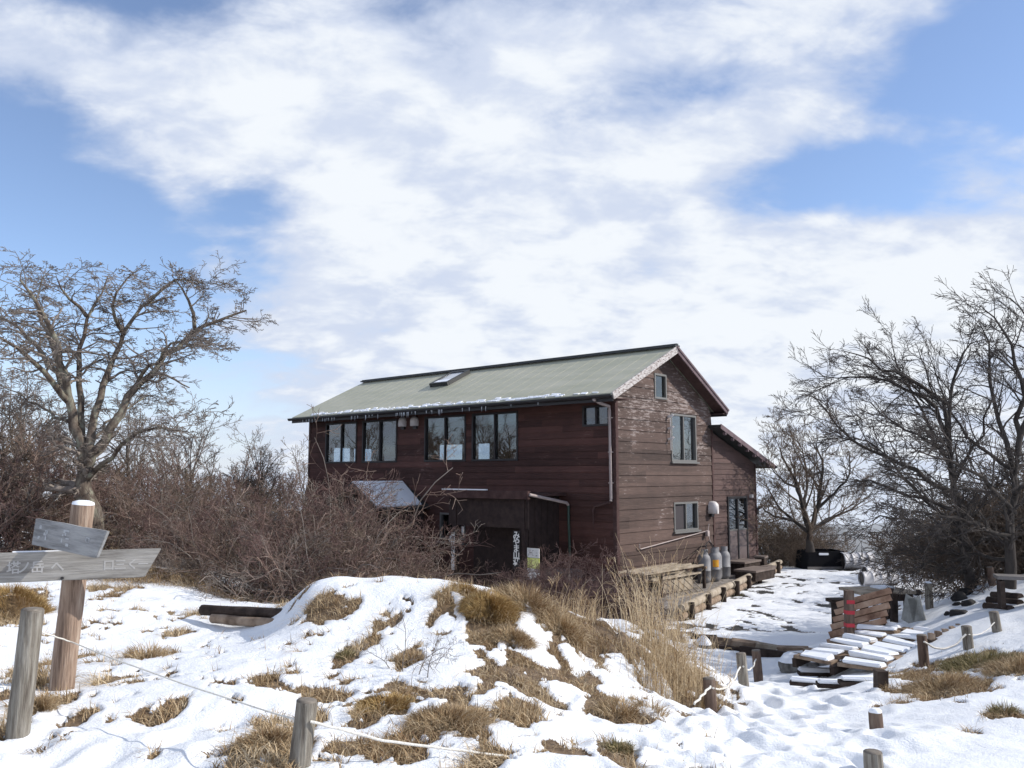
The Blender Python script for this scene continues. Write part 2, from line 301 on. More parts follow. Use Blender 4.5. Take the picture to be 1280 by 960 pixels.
# patches where the snow has gone: (px, py, half width, half height)
PATCH = [(620, 800, 30, 36), (660, 840, 44, 22), (640, 770, 40, 20), (585, 895, 40, 26), (520, 915, 40, 22), (412, 765, 40, 9), (390, 770, 22, 9), (440, 757, 20, 7), (475, 785, 11, 13), (463, 800, 8, 8), (432, 822, 14, 13), (375, 840, 16, 7), (330, 850, 20, 6), (345, 856, 26, 5), (413, 864, 30, 7), (510, 820, 22, 18), (545, 808, 10, 5), (497, 775, 5, 4), (538, 778, 5, 4),
         (222, 793, 17, 6), (180, 827, 38, 10), (150, 845, 24, 8), (215, 885, 15, 10), (100, 893, 14, 8), (143, 876, 12, 5), (116, 868, 8, 4), (142, 740, 14, 16), (128, 732, 18, 6), (15, 752, 34, 22), (10, 780, 30, 10), (190, 943, 6, 4), (60, 830, 30, 30), (45, 890, 18, 20), (5, 868, 20, 14), (75, 872, 12, 6),
         (330, 925, 28, 34), (330, 900, 22, 14), (355, 950, 24, 18), (480, 880, 40, 22), (455, 885, 24, 8), (440, 930, 30, 12), (500, 940, 40, 10), (560, 900, 46, 34), (590, 930, 44, 26), (555, 870, 26, 14), (620, 895, 22, 18), (645, 905, 18, 16),
         (598, 800, 22, 26), (575, 745, 22, 12), (585, 770, 18, 16), (612, 775, 30, 40), (600, 740, 36, 14), (640, 760, 34, 22), (605, 840, 26, 18), (640, 825, 22, 14), (670, 790, 26, 9), (668, 850, 34, 18), (690, 870, 20, 14), (712, 840, 22, 12), (736, 850, 12, 10), (690, 815, 20, 6), (688, 765, 40, 22), (730, 785, 34, 12), (745, 795, 26, 9), (650, 880, 28, 10), (655, 870, 12, 18), (745, 812, 8, 12),
         (770, 795, 40, 12), (815, 790, 46, 30), (845, 820, 40, 34), (855, 850, 36, 22), (790, 902, 40, 9), (765, 890, 28, 14), (775, 940, 16, 20), (700, 935, 26, 8),
         (1150, 845, 36, 20), (1180, 860, 46, 16), (1225, 830, 50, 22), (1265, 835, 40, 24), (1160, 868, 30, 10), (1260, 895, 22, 9), (1210, 913, 8, 5), (1202, 883, 6, 4), (1120, 878, 16, 5), (1135, 840, 20, 14),
         (560, 745, 12, 8), (550, 760, 6, 5), (566, 793, 16, 9), (535, 846, 18, 7), (580, 856, 14, 8), (602, 862, 10, 12)]
PW = []
for px, py, rx, ry in PATCH:
    p = hit(px, py); a = (Vector((p.x, p.y, p.z))-Vector((0, 0, EYE))); slope = 0.22
    q = .86 if px < 560 and py < 870 else 1.05; PW.append((p.x, p.y, rx*p.y/F_PX*1.12*q, min(max(ry*p.y/F_PX/slope*q, .07), 1.6)))
PW = np.array(PW)
ISLE = [(672, 802, 19, 14), (716, 824, 14, 9), (642, 862, 24, 10), (607, 877, 22, 9), (633, 922, 20, 10), (590, 852, 16, 10), (560, 825, 30, 26), (655, 782, 12, 8), (530, 893, 18, 9), (565, 935, 30, 9), (480, 905, 26, 8), (575, 785, 6, 10), (700, 868, 26, 12), (625, 822, 8, 9), (597, 733, 10, 5)]
IW = []
for px, py, rx, ry in ISLE:
    p = hit(px, py); IW.append((p.x, p.y, rx*p.y/F_PX, min(max(ry*p.y/F_PX/.22, .07), 1.2)))
def bare(x, y, split=False):
    m = np.zeros_like(x, dtype=float)
    for cx, cy, rx, ry in PW:
        d = np.sqrt(((x-cx)/rx)**2+((y-cy)/ry)**2); m = np.maximum(m, np.clip(1.55-d, 0, 1.1))
    for cx, cy, rx, ry in IW:
        d = np.sqrt(((x-cx)/rx)**2+((y-cy)/ry)**2); m = m-np.clip(1.3-d, 0, 1)*.95
    n = fbm(x*4.3, y*3.4, 6, 3.3)+.60*(fbm(x*15, y*12, 4, 6.1)-.5)
    b = m*1.0+(n-.5)*1.9
    b = np.where(m < .05, 0, b)
    sp = fbm(x*7.5, y*6.0, 4, 61.)+.22*(fbm(x*.8, y*.7, 2, 15.)-.5); near = np.clip((13-y)/3, 0, 1)*np.clip((2.2-x+(y-8)*.1)/.8, .0, 1); b = np.maximum(b, np.clip((sp-.69)/.03, 0, 1)*near)
    out = np.clip((b-.60)/.12, 0, 1)
    # scattered dark turf showing through in the yard, and under the bushes
    yard = np.clip((x-2.6)/1.5, 0, 1)*np.clip((y-17.4)/1.2, 0, 1)*np.clip((31-y)/2, 0, 1)
    dl = np.abs((x-4.2)-(y-18)*.42); band = np.exp(-(dl/2.4)**2)
    yn = fbm(x*3.8+y*1.6, y*2.6-x*1.2, 6, 9.7)+.20*(fbm(x*.5, y*.35, 2, 5.1)-.5)
    yb = np.clip((yn-.615+.13*band)/.03, 0, 1)*yard*np.clip((fbm(x*1.7+4, y*1.1, 4, 77.)-.46)/.06, 0, 1)
    th = np.clip((-1.5-x)/1.5, 0, 1)*np.clip((y-11.6)/1.5, 0, 1)
    tb = np.clip((fbm(x*1.3, y*1.1, 5, 21.)-.40)/.1, 0, 1)*th
    th2 = np.clip((y-11.6)/1.0, 0, 1)*np.clip((2.4-x)/.8, 0, 1)*np.clip((x+3)/1, 0, 1)
    tb2 = np.clip((fbm(x*1.7, y*1.2, 5, 31.)-.42)/.1, 0, 1)*th2
    lf = np.clip((fbm(x*1.3, y*.9, 5, 41.)-.45)/.1, 0, 1)*np.clip((-6-x)/2, 0, 1)*np.clip((y-13)/2, 0, 1)
    if split: return yb
    return np.maximum.reduce([out, yb*.95, tb, tb2, lf])
_r2 = np.random.RandomState(3)
FEET = []
for i in range(420):
    y = _r2.uniform(4.5, 13.5); c = 1.15+ (y-5)*.28; w = .55+.10*y; FEET.append((c+_r2.normal(0, w*.6), y, _r2.uniform(.07, .13), _r2.uniform(.015, .04)))
for i in range(60): FEET.append((_r2.uniform(-3.6, -1.2), _r2.uniform(4.2, 6), _r2.uniform(.1, .16), _r2.uniform(.01, .03)))
for i in range(70):
    y = _r2.uniform(8.5, 11.5); FEET.append((1.2+(y-8.5)*.1+_r2.normal(0, .25), y, _r2.uniform(.1, .16), _r2.uniform(.02, .05)))
def relief(x, y):
    near = 1/(1+np.maximum(y-12, 0)*.12)
    z = (fbm(x*.9, y*.9, 3, 1.1)-.5)*.16*near+(fbm(x*4, y*4, 3, 2.2)-.5)*.035
    return z
def zfull(x, y):
    x = np.asarray(x, float); y = np.asarray(y, float)
    return zbase(x, y)+relief(x, y)*np.clip((y-3)/3, 0, 1)
def ground_mesh():
    rows = [2.0]
    while rows[-1] < 130:
        Y = rows[-1]; k = .0052 if Y < 17 else (.0036 if Y < 31 else (.008 if Y < 36 else .03))
        if Y < 4: k = .008
        rows.append(Y*(1+k))
    rows = np.array(rows); cols = np.concatenate([np.linspace(-2.2, -.72, 40)[:-1], np.linspace(-.72, .72, 430), np.linspace(.72, 2.2, 40)[1:]])
    Yg, Cg = np.meshgrid(rows, cols, indexing='ij'); Xg = Yg*Cg
    # a strip behind and under the camera
    bY = np.linspace(-25, 1.99, 12); BY, BC = np.meshgrid(bY, cols, indexing='ij'); BX = BC*2.0*(1+(2-BY)*.35)
    X = np.concatenate([BX, Xg]); Y = np.concatenate([BY, Yg])
    zb = zfull(X, Y); b = bare(X, Y)*(Y > 3)
    for cx, cy, r, dp in FEET:
        i0 = np.searchsorted(rows, cy-3*r)+12; i1 = np.searchsorted(rows, cy+3*r)+12
        xs = X[i0:i1]; ys = Y[i0:i1]; d2 = ((xs-cx)/r)**2+((ys-cy)/(r*1.6))**2
        zb[i0:i1] += (-np.exp(-d2**1.5)*dp+np.exp(-(np.sqrt(d2)-1.5)**2*5)*dp*.3)
    snow = (1-b)*.038
    Z = zb+snow-.03+b*(fbm(X*9, Y*9, 3, 8.)-.5)*.05
    nr, nc = X.shape; V = np.stack([X, Y, Z], -1).reshape(-1, 3)
    idx = np.arange(nr*nc).reshape(nr, nc); Q = np.stack([idx[:-1, :-1], idx[:-1, 1:], idx[1:, 1:], idx[1:, :-1]], -1).reshape(-1, 4)
    me = np_mesh('snow_ground', V, quads=Q, smooth_=True)
    at_ = me.attributes.new('bare', 'FLOAT', 'POINT'); at_.data.foreach_set('value', b.ravel().astype(np.float32))
    at_ = me.attributes.new('humus', 'FLOAT', 'POINT'); at_.data.foreach_set('value', bare(X, Y, True).ravel().astype(np.float32))
    return me
def ground_mat():
    m = mat('snow_and_turf', (.85, .87, .9), .55, 0, .3); nt = m.node_tree; L = nt.links.new; b = nt.nodes['Principled BSDF']
    at_ = N(nt, 'Attribute', attribute_name='bare'); tc = N(nt, 'TexCoord')
    n = N(nt, 'TexNoise', i_Scale=9.0, i_Detail=8.0, i_Roughness=.7); L(tc.outputs['Object'], n.inputs['Vector'])
    nf = N(nt, 'TexNoise', i_Scale=60.0, i_Detail=4.0, i_Roughness=.6); L(tc.outputs['Object'], nf.inputs['Vector'])
    cr = N(nt, 'ValToRGB'); L(n.outputs[0], cr.inputs[0]); e = cr.color_ramp.elements
    e[0].position = .3; e[0].color = (.055, .034, .02, 1); e[1].position = .7; e[1].color = (.25, .175, .105, 1)
    sc = N(nt, 'ValToRGB'); L(n.outputs[0], sc.inputs[0]); e = sc.color_ramp.elements; e[0].position = .2; e[0].color = (.80, .83, .87, 1); e[1].position = .7; e[1].color = (.90, .91, .92, 1)
    k = math_n(nt, 'ADD', at_.outputs['Fac'], math_n(nt, 'MULTIPLY', math_n(nt, 'SUBTRACT', nf.outputs[0], .5), 1.3)); k = smooth(nt, k, .38, .6)
    mx = N(nt, 'Mix', data_type='RGBA'); L(k, mx.inputs[0]); L(sc.outputs[0], mx.inputs[6]); hu = N(nt, 'Attribute', attribute_name='humus'); hm_ = N(nt, 'Mix', data_type='RGBA'); L(hu.outputs['Fac'], hm_.inputs[0]); L(cr.outputs[0], hm_.inputs[6]); hm_.inputs[7].default_value = (.035, .034, .030, 1)
    L(hm_.outputs[2], mx.inputs[7]); L(mx.outputs[2], b.inputs['Base Color'])
    hs = math_n(nt, 'ADD', n.outputs[0], math_n(nt, 'MULTIPLY', nf.outputs[0], .45))
    bp = N(nt, 'Bump', i_Strength=.55, i_Distance=.05); L(hs, bp.inputs['Height']); L(bp.outputs[0], b.inputs['Normal'])
    return m
M['ground'] = ground_mat()
g = link_mesh('snow_ground', ground_mesh(), M['ground']); tag(g, kind='structure')

# valley floor and the far blue mountain
def far_land():
    n = 60; xs = np.linspace(-1, 1, n); X, Y = np.meshgrid(np.sign(xs)*np.abs(xs)**1.6*13000, np.linspace(0, 1, n)**1.6*14500-900, indexing='ij')
    Z = -760+(fbm(X/900, Y/900, 4)-.5)*160
    idx = np.arange(n*n).reshape(n, n); Q = np.stack([idx[:-1, :-1], idx[1:, :-1], idx[1:, 1:], idx[:-1, 1:]], -1).reshape(-1, 4)
    me = np_mesh('valley_ground', np.stack([X, Y, Z], -1).reshape(-1, 3), quads=Q, smooth_=True)
    return link_mesh('valley_ground', me, M['forest_far'])
M['forest_far'] = noisy('winter_forest_far', [(.035, .04, .04), (.07, .065, .06), (.12, .115, .11)], .004, (1, 1, 1), bump=0, detail=8)
tag(far_land(), kind='structure')
def mountain(name, prof, Y0, depth, seed):
    xs = np.array([at(p, q, Y0).x for p, q in prof]); zs = np.array([at(p, q, Y0).z for p, q in prof])
    nx, ny = 160, 40; X = np.linspace(xs[0], xs[-1], nx); top = np.interp(X, xs, zs); T = np.linspace(-1, 1, ny)
    Xg, Tg = np.meshgrid(X, T, indexing='ij'); top = top[:, None]; base = -800
    Yg = Y0+Tg*depth; fall = 1-np.abs(Tg)**.9
    rid = (fbm(Xg/500, Tg*1.5+seed, 5)-.5)*220*(1-fall)+(fbm(Xg/200, Tg*4+seed, 4)-.5)*22
    Zg = base+(top-base)*fall+rid*(np.abs(Tg) > .01)
    idx = np.arange(nx*ny).reshape(nx, ny); Q = np.stack([idx[:-1, :-1], idx[1:, :-1], idx[1:, 1:], idx[:-1, 1:]], -1).reshape(-1, 4)
    o = link_mesh(name, np_mesh(name, np.stack([Xg, Yg, Zg], -1).reshape(-1, 3), quads=Q, smooth_=True), M['forest_far']); tag(o, kind='structure')
mountain('mountain', [(700, 720), (900, 690), (980, 664), (1010, 656), (1028, 653), (1050, 657), (1075, 672), (1100, 690), (1160, 712), (1300, 740)], 7000, 1500, 3.3)
mountain('hills', [(-300, 700), (0, 690), (300, 686), (700, 690), (1000, 697), (1100, 688), (1200, 676), (1290, 668), (1500, 660)], 10500, 1800, 8.1)

# air
HAZE_D = 0.5e-4
hm = bpy.data.materials.new('haze'); hm.use_nodes = True; hm.node_tree.nodes.clear()
_o = N(hm.node_tree, 'OutputMaterial'); _p = N(hm.node_tree, 'VolumePrincipled'); _p.inputs['Color'].default_value = (.93, .965, 1, 1); _p.inputs['Density'].default_value = HAZE_D; _p.inputs['Anisotropy'].default_value = .2
hm.node_tree.links.new(_p.outputs[0], _o.inputs['Volume'])
hb = MB(); hb.b2(-14000, 14000, -1000, 14500, -1900, 14); ho = hb.build('haze', hm); tag(ho, 'pale blue winter haze filling the air over the valley', 'haze', kind='stuff')

# ------------------------------------------------------------------ the lodge
HA = math.atan2(1203, 1056.2); GZ = -1.6
_r = ray(770, 594); HC = Vector((_r.x/_r.y*22.0, 22.0, 0))
HX = Vector((math.sin(HA), -math.cos(HA), 0)); HY = Vector((math.cos(HA), math.sin(HA), 0)); HRZ = math.atan2(HX.y, HX.x)
def hw(x, y, z): return HC+HX*x+HY*y+Vector((0, 0, z))
lodge = empty('mountain_lodge', (HC.x, HC.y, 0), HRZ)
tag(lodge, 'two-storey dark red-brown timber lodge with green metal roof on the snow', 'lodge')
HL = 13.5
def zf(y): return 3.68+.478*(y+.72)
def zbk(y): return 5.22-.54*(y-2.5)
def roof_under(y): return (zf(y) if y < 2.5 else zbk(y))-.16

def clap(name, m, u0, u1, z0, z1, spacing, openings, to3, parent, zref, clip=None, tilt=.022, th=.05):
    """clapboards: rows of tilted boards cut round openings. to3(u, off, z)->xyz. clip(z)->(ua,ub)"""
    mb = MB(); br = {z0, z1}; k = math.floor((z0-zref)/spacing)
    while zref+k*spacing < z1+spacing:
        z = zref+k*spacing
        if z0 < z < z1: br.add(z)
        k += 1
    for a, b, c, d in openings: br |= {c, d}
    br = sorted(br)
    for za, zb_ in zip(br[:-1], br[1:]):
        if zb_-za < 1e-4: continue
        row = math.floor(((za+zb_)/2-zref)/spacing); zr = zref+row*spacing
        oa = tilt*(1-(za-zr)/spacing); ob = tilt*(1-(zb_-zr)/spacing)
        segs = [(u0, u1)]
        for a, b, c, d in openings:
            if c < (za+zb_)/2 < d:
                ns = []
                for s, e in segs:
                    if b <= s or a >= e: ns.append((s, e)); continue
                    if a > s: ns.append((s, a))
                    if b < e: ns.append((b, e))
                segs = ns
        for s, e in segs:
            sa, ea, sb, eb = s, e, s, e
            if clip:
                ca, cb = clip(za), clip(zb_); sa, ea, sb, eb = max(s, ca[0]), min(e, ca[1]), max(s, cb[0]), min(e, cb[1])
                if ea-sa < .01: continue
                if eb-sb < 0: sb = eb = (sb+eb)/2
            vs = [to3(sa, oa, za), to3(ea, oa, za), to3(eb, ob, zb_), to3(sb, ob, zb_), to3(sa, -th, za), to3(ea, -th, za), to3(eb, -th, zb_), to3(sb, -th, zb_)]
            mb.add(vs, [(0, 1, 2, 3), (5, 4, 7, 6), (4, 5, 1, 0), (3, 2, 6, 7), (4, 0, 3, 7), (1, 5, 6, 2)])
    return mb.build(name, m, parent)

F3 = lambda u, o, z: (u, -o, z)
G3 = lambda u, o, z: (o, u, z)
FO = [(-12.5, -10.72, 2.02, 3.45), (-10.42, -8.62, 2.02, 3.45), (-7.3, -5.46, 2.02, 3.45), (-5.2, -3.36, 2.02, 3.45), (-1.05, -.17, 2.90, 3.46), (-6.55, -5.45, -.35, .45), (-4.1, -2.3, -1.3, .55)]
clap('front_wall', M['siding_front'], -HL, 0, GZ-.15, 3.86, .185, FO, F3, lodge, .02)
def gclip(z):
    ya = 0.0 if z < roof_under(0) else (z+.16-3.68)/.478-.72
    yb = 5.2 if z < roof_under(5.2) else 2.5+(5.22-.16-z)/.54
    return ya, yb
GO = [(1.93, 2.57, 3.74, 4.46), (2.78, 4.22, 1.99, 3.37), (2.85, 4.22, .0, .83)]
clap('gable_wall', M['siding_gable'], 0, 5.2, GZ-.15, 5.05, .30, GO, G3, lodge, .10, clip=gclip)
clap('lean_to_wall', M['siding_lean'], 5.2, 8.15, GZ-.15, 3.0, .165, [(6.08, 7.47, -1.12, .93)], G3, lodge, -.02,
     clip=lambda z: (5.2, 8.15 if z < 1.98 else 8.15-(z-1.98)/.32), tilt=.02)
LO = [(1.0, 1.85, 2.1, 2.62), (1.95, 2.9, 2.1, 2.62)]; BO = [(-12.0, -10.6, 2.2, 2.8), (-9.85, -9.15, 2.15, 2.8), (-6.5, -5.2, 2.2, 2.9)]
def plainwall(name, axis, pos, u0, u1, z0, z1, ops, th=.14, m='dark_wood'):
    mb = MB(); us = sorted({u0, u1} | {o[0] for o in ops} | {o[1] for o in ops})
    for a, b in zip(us[:-1], us[1:]):
        zs = [(z0, z1)]
        for o in ops:
            if o[0] < (a+b)/2 < o[1]: zs = [(z0, o[2]), (o[3], z1)]
        for c, d in zs:
            if axis == 'y': mb.b2(a, b, pos-th/2, pos+th/2, c, d)
            else: mb.b2(pos-th/2, pos+th/2, a, b, c, d)
    return mb.build(name, M[m], lodge)
plainwall('end_wall', 'x', -HL+.07, .1, 5.05, GZ-.1, 3.8, LO)
plainwall('rear_wall', 'y', 5.1, -HL+.15, -.06, GZ-.1, 3.45, BO)
mb = MB(); mb.b2(-HL+.15, -.08, .06, 5.0, 1.25, 1.37); mb.b2(-HL+.15, -.08, .06, 5.0, GZ-.05, GZ+.1); mb.build('floor_slab', M['interior'], lodge)
# left triangle of the end wall
mb = MB(); mb.add([(-HL+.02, 0, 3.8), (-HL+.02, 5.2, 3.55), (-HL+.02, 2.5, 5.05), (-HL+.14, 0, 3.8), (-HL+.14, 5.2, 3.55), (-HL+.14, 2.5, 5.05)], [(0, 1, 2), (3, 5, 4)]); mb.build('end_gable', M['dark_wood'], lodge)

# main roof
mb = MB(); xa, xb = -HL-.08, .42
def slab(mb, x0, x1, y0, z0, y1, z1, th): mb.add([(x0, y0, z0), (x1, y0, z0), (x1, y1, z1), (x0, y1, z1), (x0, y0, z0-th), (x1, y0, z0-th), (x1, y1, z1-th), (x0, y1, z1-th)], [(0, 1, 2, 3), (7, 6, 5, 4), (0, 4, 5, 1), (3, 2, 6, 7), (0, 3, 7, 4), (1, 5, 6, 2)])
slab(mb, xa, xb, -.72, 3.68, 2.5, zf(2.5), .09); slab(mb, xa, xb, 2.5, 5.22, 5.45, zbk(5.45), .09)
for i in range(29):   # low folded seams
    x = xa+.25+i*.48
    mb.bar((x, -.71, 3.682), (x, 2.48, zf(2.48)), .012, .012); mb.bar((x, 2.52, zbk(2.52)), (x, 5.44, zbk(5.44)), .012, .012)
roof = mb.build('roof', M['roof'], lodge)
mb = MB(); mb.box(((xa+xb)/2, 2.5, 5.25), (xb-xa+.06, .26, .045)); mb.box(((xa+xb)/2, 2.5, 5.29), (xb-xa+.06, .10, .05)); mb.build('ridge_cap', M['roof_edge'], roof)
mb = MB(); mb.bar((.445, -.74, 3.60), (.445, 2.5, zf(2.5)-.07), .035, .19, up=(0, 0, 1)); mb.build('barge_board', M['barge'], roof)
mb = MB(); mb.bar((.445, 2.5, zbk(2.5)-.07), (.445, 5.47, zbk(5.47)-.08), .035, .19); mb.bar((.475, 2.44, zbk(2.44)-.035), (.475, 5.48, zbk(5.48)-.035), .03, .05); mb.build('barge_board', M['barge_dark'], roof)
mb = MB(); mb.bar((xa, 5.44, zbk(5.44)-.15), (xb, 5.44, zbk(5.44)-.15), .03, .16); mb.bar((xa-.02, -.70, 3.54), (xb, -.70, 3.54), .03, .14); mb.build('fascia', M['black_frame'], roof)
mb = MB(); mb.b2(xa+.02, xb, -.69, .04, 3.545, 3.565); mb.b2(xa+.02, xb, 5.18, 5.43, 3.46, 3.48)
# sloping soffit of the gable overhang
slab(mb, .03, xb-.01, -.7, 3.58, 2.5, zf(2.5)-.105, .02); slab(mb, .03, xb-.01, 2.5, 5.11, 5.43, zbk(5.43)-.105, .02)
mb.build('soffit', M['brown_trim'], roof)
mb = MB()
for k in range(7):
    a = math.pi*k/6; a2 = math.pi*(k+1)/6
    if k == 6: break
    p = lambda t: (-.78-.055*math.cos(t), 3.62-.07*math.sin(t))
    (y0, z0), (y1, z1) = p(a), p(a2)
    mb.add([(xa-.12, y0, z0), (xb+.02, y0, z0), (xb+.02, y1, z1), (xa-.12, y1, z1)], [(0, 1, 2, 3)], True)
mb.b2(xa-.12, xb+.02, -.84, -.835, 3.60, 3.64)
mb.build('gutter', M['black_frame'], roof)
# old snow on the eave
random.seed(5); mb = MB(); x = xa+1.2
snb = []
while x < xb-.6:
    w = random.uniform(.06, .3); y = -.72+random.uniform(.02, .10)
    if fbm(np.array([x*.55]), np.array([1.3]))[0]+random.uniform(-.15, .15) > .47:
        for q in range(random.randint(1, 3)):
            yy = y+q*random.uniform(.03, .1); mb.box((x+random.uniform(-.1, .1), yy, zf(yy)+.01), (w*random.uniform(.6, 1.4), random.uniform(.03, .1), .025), rot=Matrix.Rotation(math.atan(.478), 3, 'X'), jit=.012)
    x += w*.8
ms = mb.build('melting_snow', M['snow_prop'], roof); ms['kind'] = 'stuff'
ic = MB(); ic.tube([(0, 0, 0), (0, 0, -.06), (0, 0, -.13)], [.009, .006, .001], 5); ic0 = ic.build('icicle', M['icicle'], roof); ic0.location = (-11.5, -.8, 3.55)
for i in range(52):
    c = ic0.copy(); COL.objects.link(c); x = random.choice([random.uniform(-12.8, -8.8), random.uniform(-7.9, -5.6), random.uniform(-12.8, -1)])
    c.location = (x, -.82, 3.56); s = random.uniform(.35, 1.4); c.scale = (1, 1, s)
# skylight
SKQ = Matrix.Rotation(math.atan(.478), 3, 'X')
sk = MB(); cy = 1.62; cx = -7.83
for dx, dy, w, d in ((0, -.55, .86, .09), (0, .55, .86, .09), (-.39, 0, .09, 1.02), (.39, 0, .09, 1.02)):
    sk.box(Vector((cx, cy, zf(cy)+.06))+SKQ@Vector((dx, dy, 0)), (w, d, .16), rot=SKQ)
sko = sk.build('skylight', M['roof_edge'], roof)
sp = MB(); sp.box(Vector((cx, cy, zf(cy)+.09))+SKQ@Vector((0, 0, 0)), (.68, 1.0, .04), rot=SKQ); sp.build('pane', mat('skylight_glass', (.45, .47, .5), .15), sko)
sn = MB(); sn.box(Vector((cx, cy-.36, zf(cy-.36)+.125)), (.62, .22, .03), rot=SKQ, jit=.01); sn.build('snow_cap', M['snow_prop'], sko)

# lean-to roof
lr = MB(); slab(lr, -5.5, .42, 5.0, 3.13, 8.75, 3.13-.32*3.75, .07); lro = lr.build('lean_to_roof', M['roof_edge'], lodge)
mb = MB(); mb.bar((.44, 4.98, 3.08), (.44, 8.78, 3.08-.32*3.8), .03, .14)
for i in range(7):
    y = 5.3+i*.5; mb.box((.40, y, 3.13-.32*(y-5.0)-.17), (.10, .05, .08))
mb.build('barge_board', M['barge_dark'], lro)
mb = MB(); mb.bar((-5.5, 8.78, 1.87), (.5, 8.78, 1.87), .09, .08); mb.build('gutter', M['black_frame'], lro)
mb = MB(); mb.b2(-5.4, -.02, 8.02, 8.12, GZ-.1, 2.0); mb.b2(-5.5, -5.4, 5.2, 8.12, GZ-.1, 2.2); mb.build('lean_to_side', M['dark_wood'], lodge)

# corner boards
for q in ((-.09, .028, -.028, .0, GZ-.1, 3.62), (.001, .03, .001, .09, GZ-.1, 3.6), (0.0, .032, 5.16, 5.24, GZ-.1, 3.05), (.0, .03, 8.08, 8.17, GZ-.1, 1.98), (-HL-.02, -HL+.08, -.028, 0, GZ-.1, 3.6)):
    mb = MB(); mb.b2(*q); mb.build('corner_board', M['brown_trim'], lodge)

def window(rect, f3, frame='black_frame', gl='glass', panes=2, fw=.055, proud=.035, name='window', left_screen=False, sill=False):
    u0, u1, z0, z1 = rect; mb = MB()
    def bx(a, b, c, d, o0, o1):
        p = [f3(a, o0, c), f3(b, o1, d)]; mb.b2(p[0][0], p[1][0], p[0][1], p[1][1], p[0][2], p[1][2])
    bx(u0, u1, z0, z0+fw, -.07, proud); bx(u0, u1, z1-fw, z1, -.07, proud); bx(u0, u0+fw, z0+fw, z1-fw, -.07, proud); bx(u1-fw, u1, z0+fw, z1-fw, -.07, proud)
    for i in range(1, panes):
        u = u0+(u1-u0)*i/panes; bx(u-.024, u+.024, z0+fw, z1-fw, -.05, proud-.012)
    w = mb.build(name, M[frame], lodge)
    if sill:
        mb = MB(); bx(u0-.06, u1+.06, z0-.05, z0-.001, 0, .09); mb.build('sill', M[frame], w)
    n = panes
    for i in range(n):
        a = u0+(u1-u0)*i/n+.02; b = u0+(u1-u0)*(i+1)/n-.02; mb = MB(); o = -.03-.015*(i % 2)
        p = [f3(a, o, z0+.03), f3(b, o-.006, z1-.03)]; mb.b2(p[0][0], p[1][0], p[0][1], p[1][1], p[0][2], p[1][2])
        if left_screen and i == 0: mb.build('insect_screen', M['screen'], w)
        else: mb.build('pane', M[gl], w)
    return w
for r in FO[:4]: window(r, F3)
window(FO[4], F3); window(FO[5], F3, 'alu')
window(GO[0], G3, 'alu', 'glass_green', 1); window(GO[1], G3, 'alu', sill=True); window(GO[2], G3, 'alu', left_screen=True, sill=True)
# dark backing panel added behind the gable windows so the rooms read dark
mb = MB(); mb.b2(-.5, -.45, .1, 5.0, GZ, 5.0 if False else 3.6); mb.build('dark_backing', M['interior'], lodge)
# double door in the lean-to
d = MB()
for y0, y1 in ((6.10, 6.17), (6.74, 6.81), (7.38, 7.45)): d.b2(-.03, .045, y0, y1, -1.12, .93)
d.b2(-.03, .045, 6.17, 7.38, .86, .93); d.b2(-.03, .045, 6.17, 7.38, -1.12, -1.05)
dd = d.build('door', M['black_frame'], lodge)
for y0, y1 in ((6.17, 6.74), (6.81, 7.38)):
    p = MB(); p.b2(-.02, .02, y0, y1, -1.05, -.14); p.build('door_panel', M['door_panel'], dd)
    p = MB(); p.b2(-.015, .0, y0+.03, y1-.03, -.1, .84); p.build('pane', M['glass'], dd)
p = MB(); p.b2(-.02, .03, 6.17, 7.38, -.14, -.10); p.build('door_rail', M['alu'], dd)
p = MB(); p.b2(-.35, -.3, 6.0, 7.6, -1.1, 1.0); p.build('inner_curtain', mat('curtain', (.2, .22, .24), .9), dd)
# drain pipes
mb = MB(); mb.tube([(-.13, -.78, 3.54), (-.13, -.5, 3.46), (-.12, -.10, 3.40), (-.12, -.09, 3.3), (-.10, -.09, 1.0), (-.10, -.10, .93)], .042, 8)
for z in (3.1, 2.2, 1.4): mb.box((-.11, -.06, z), (.12, .10, .025))
mb.build('downpipe', M['pale_pipe'], lodge)
mb = MB(); mb.tube([(-.12, -.11, .90), (-.62, -.11, .78), (-.66, -.11, .70), (-.66, -.11, .15)], .03, 8); mb.build('downpipe', M['brown_trim'], lodge)
# vents
def vent(pos, n, s=1.0):
    mb = MB(); n = Vector(n); p = Vector(pos); side = Vector((0, 0, 1)).cross(n)
    prof = [(.0, .15), (.08, .16), (.15, .145), (.20, .10), (.22, .04)]
    vs = []; K = 10
    for o, r in prof:
        for j in range(K+1):
            a = math.pi*j/K; vs.append(p+n*o*s+side*math.cos(a)*r*s*.85+Vector((0, 0, math.sin(a)*r*s+.02)))
        for j in range(2): vs.append(p+n*o*s+side*(-1 if j == 0 else 1)*r*s*.85+Vector((0, 0, -.15*s)))
    R = K+3; fs = [(i*R+j, i*R+(j+1) % R, (i+1)*R+(j+1) % R, (i+1)*R+j) for i in range(len(prof)-1) for j in range(R)]
    mb.add(vs, fs, True); mb.add(vs[-R:], [tuple(range(R))]); o = mb.build('vent_hood', M['vent'], lodge)
    mb = MB(); mb.box(p+n*.03-Vector((0, 0, .17*s)), (abs(side.x)*.16+abs(n.x)*.1, abs(side.y)*.16+abs(n.y)*.1, .14)); mb.build('vent_duct', M['black_frame'], o)
vent((-8.30, 0.0, 3.32), (0, -1, 0), .95); vent((-7.72, 0.0, 3.32), (0, -1, 0), .95); vent((.02, 5.0, .62), (1, 0, 0), 1.15)
mb = MB(); mb.box((.06, 7.72, .92), (.10, .1, .1)); mb.build('wall_lamp', M['vent'], lodge)
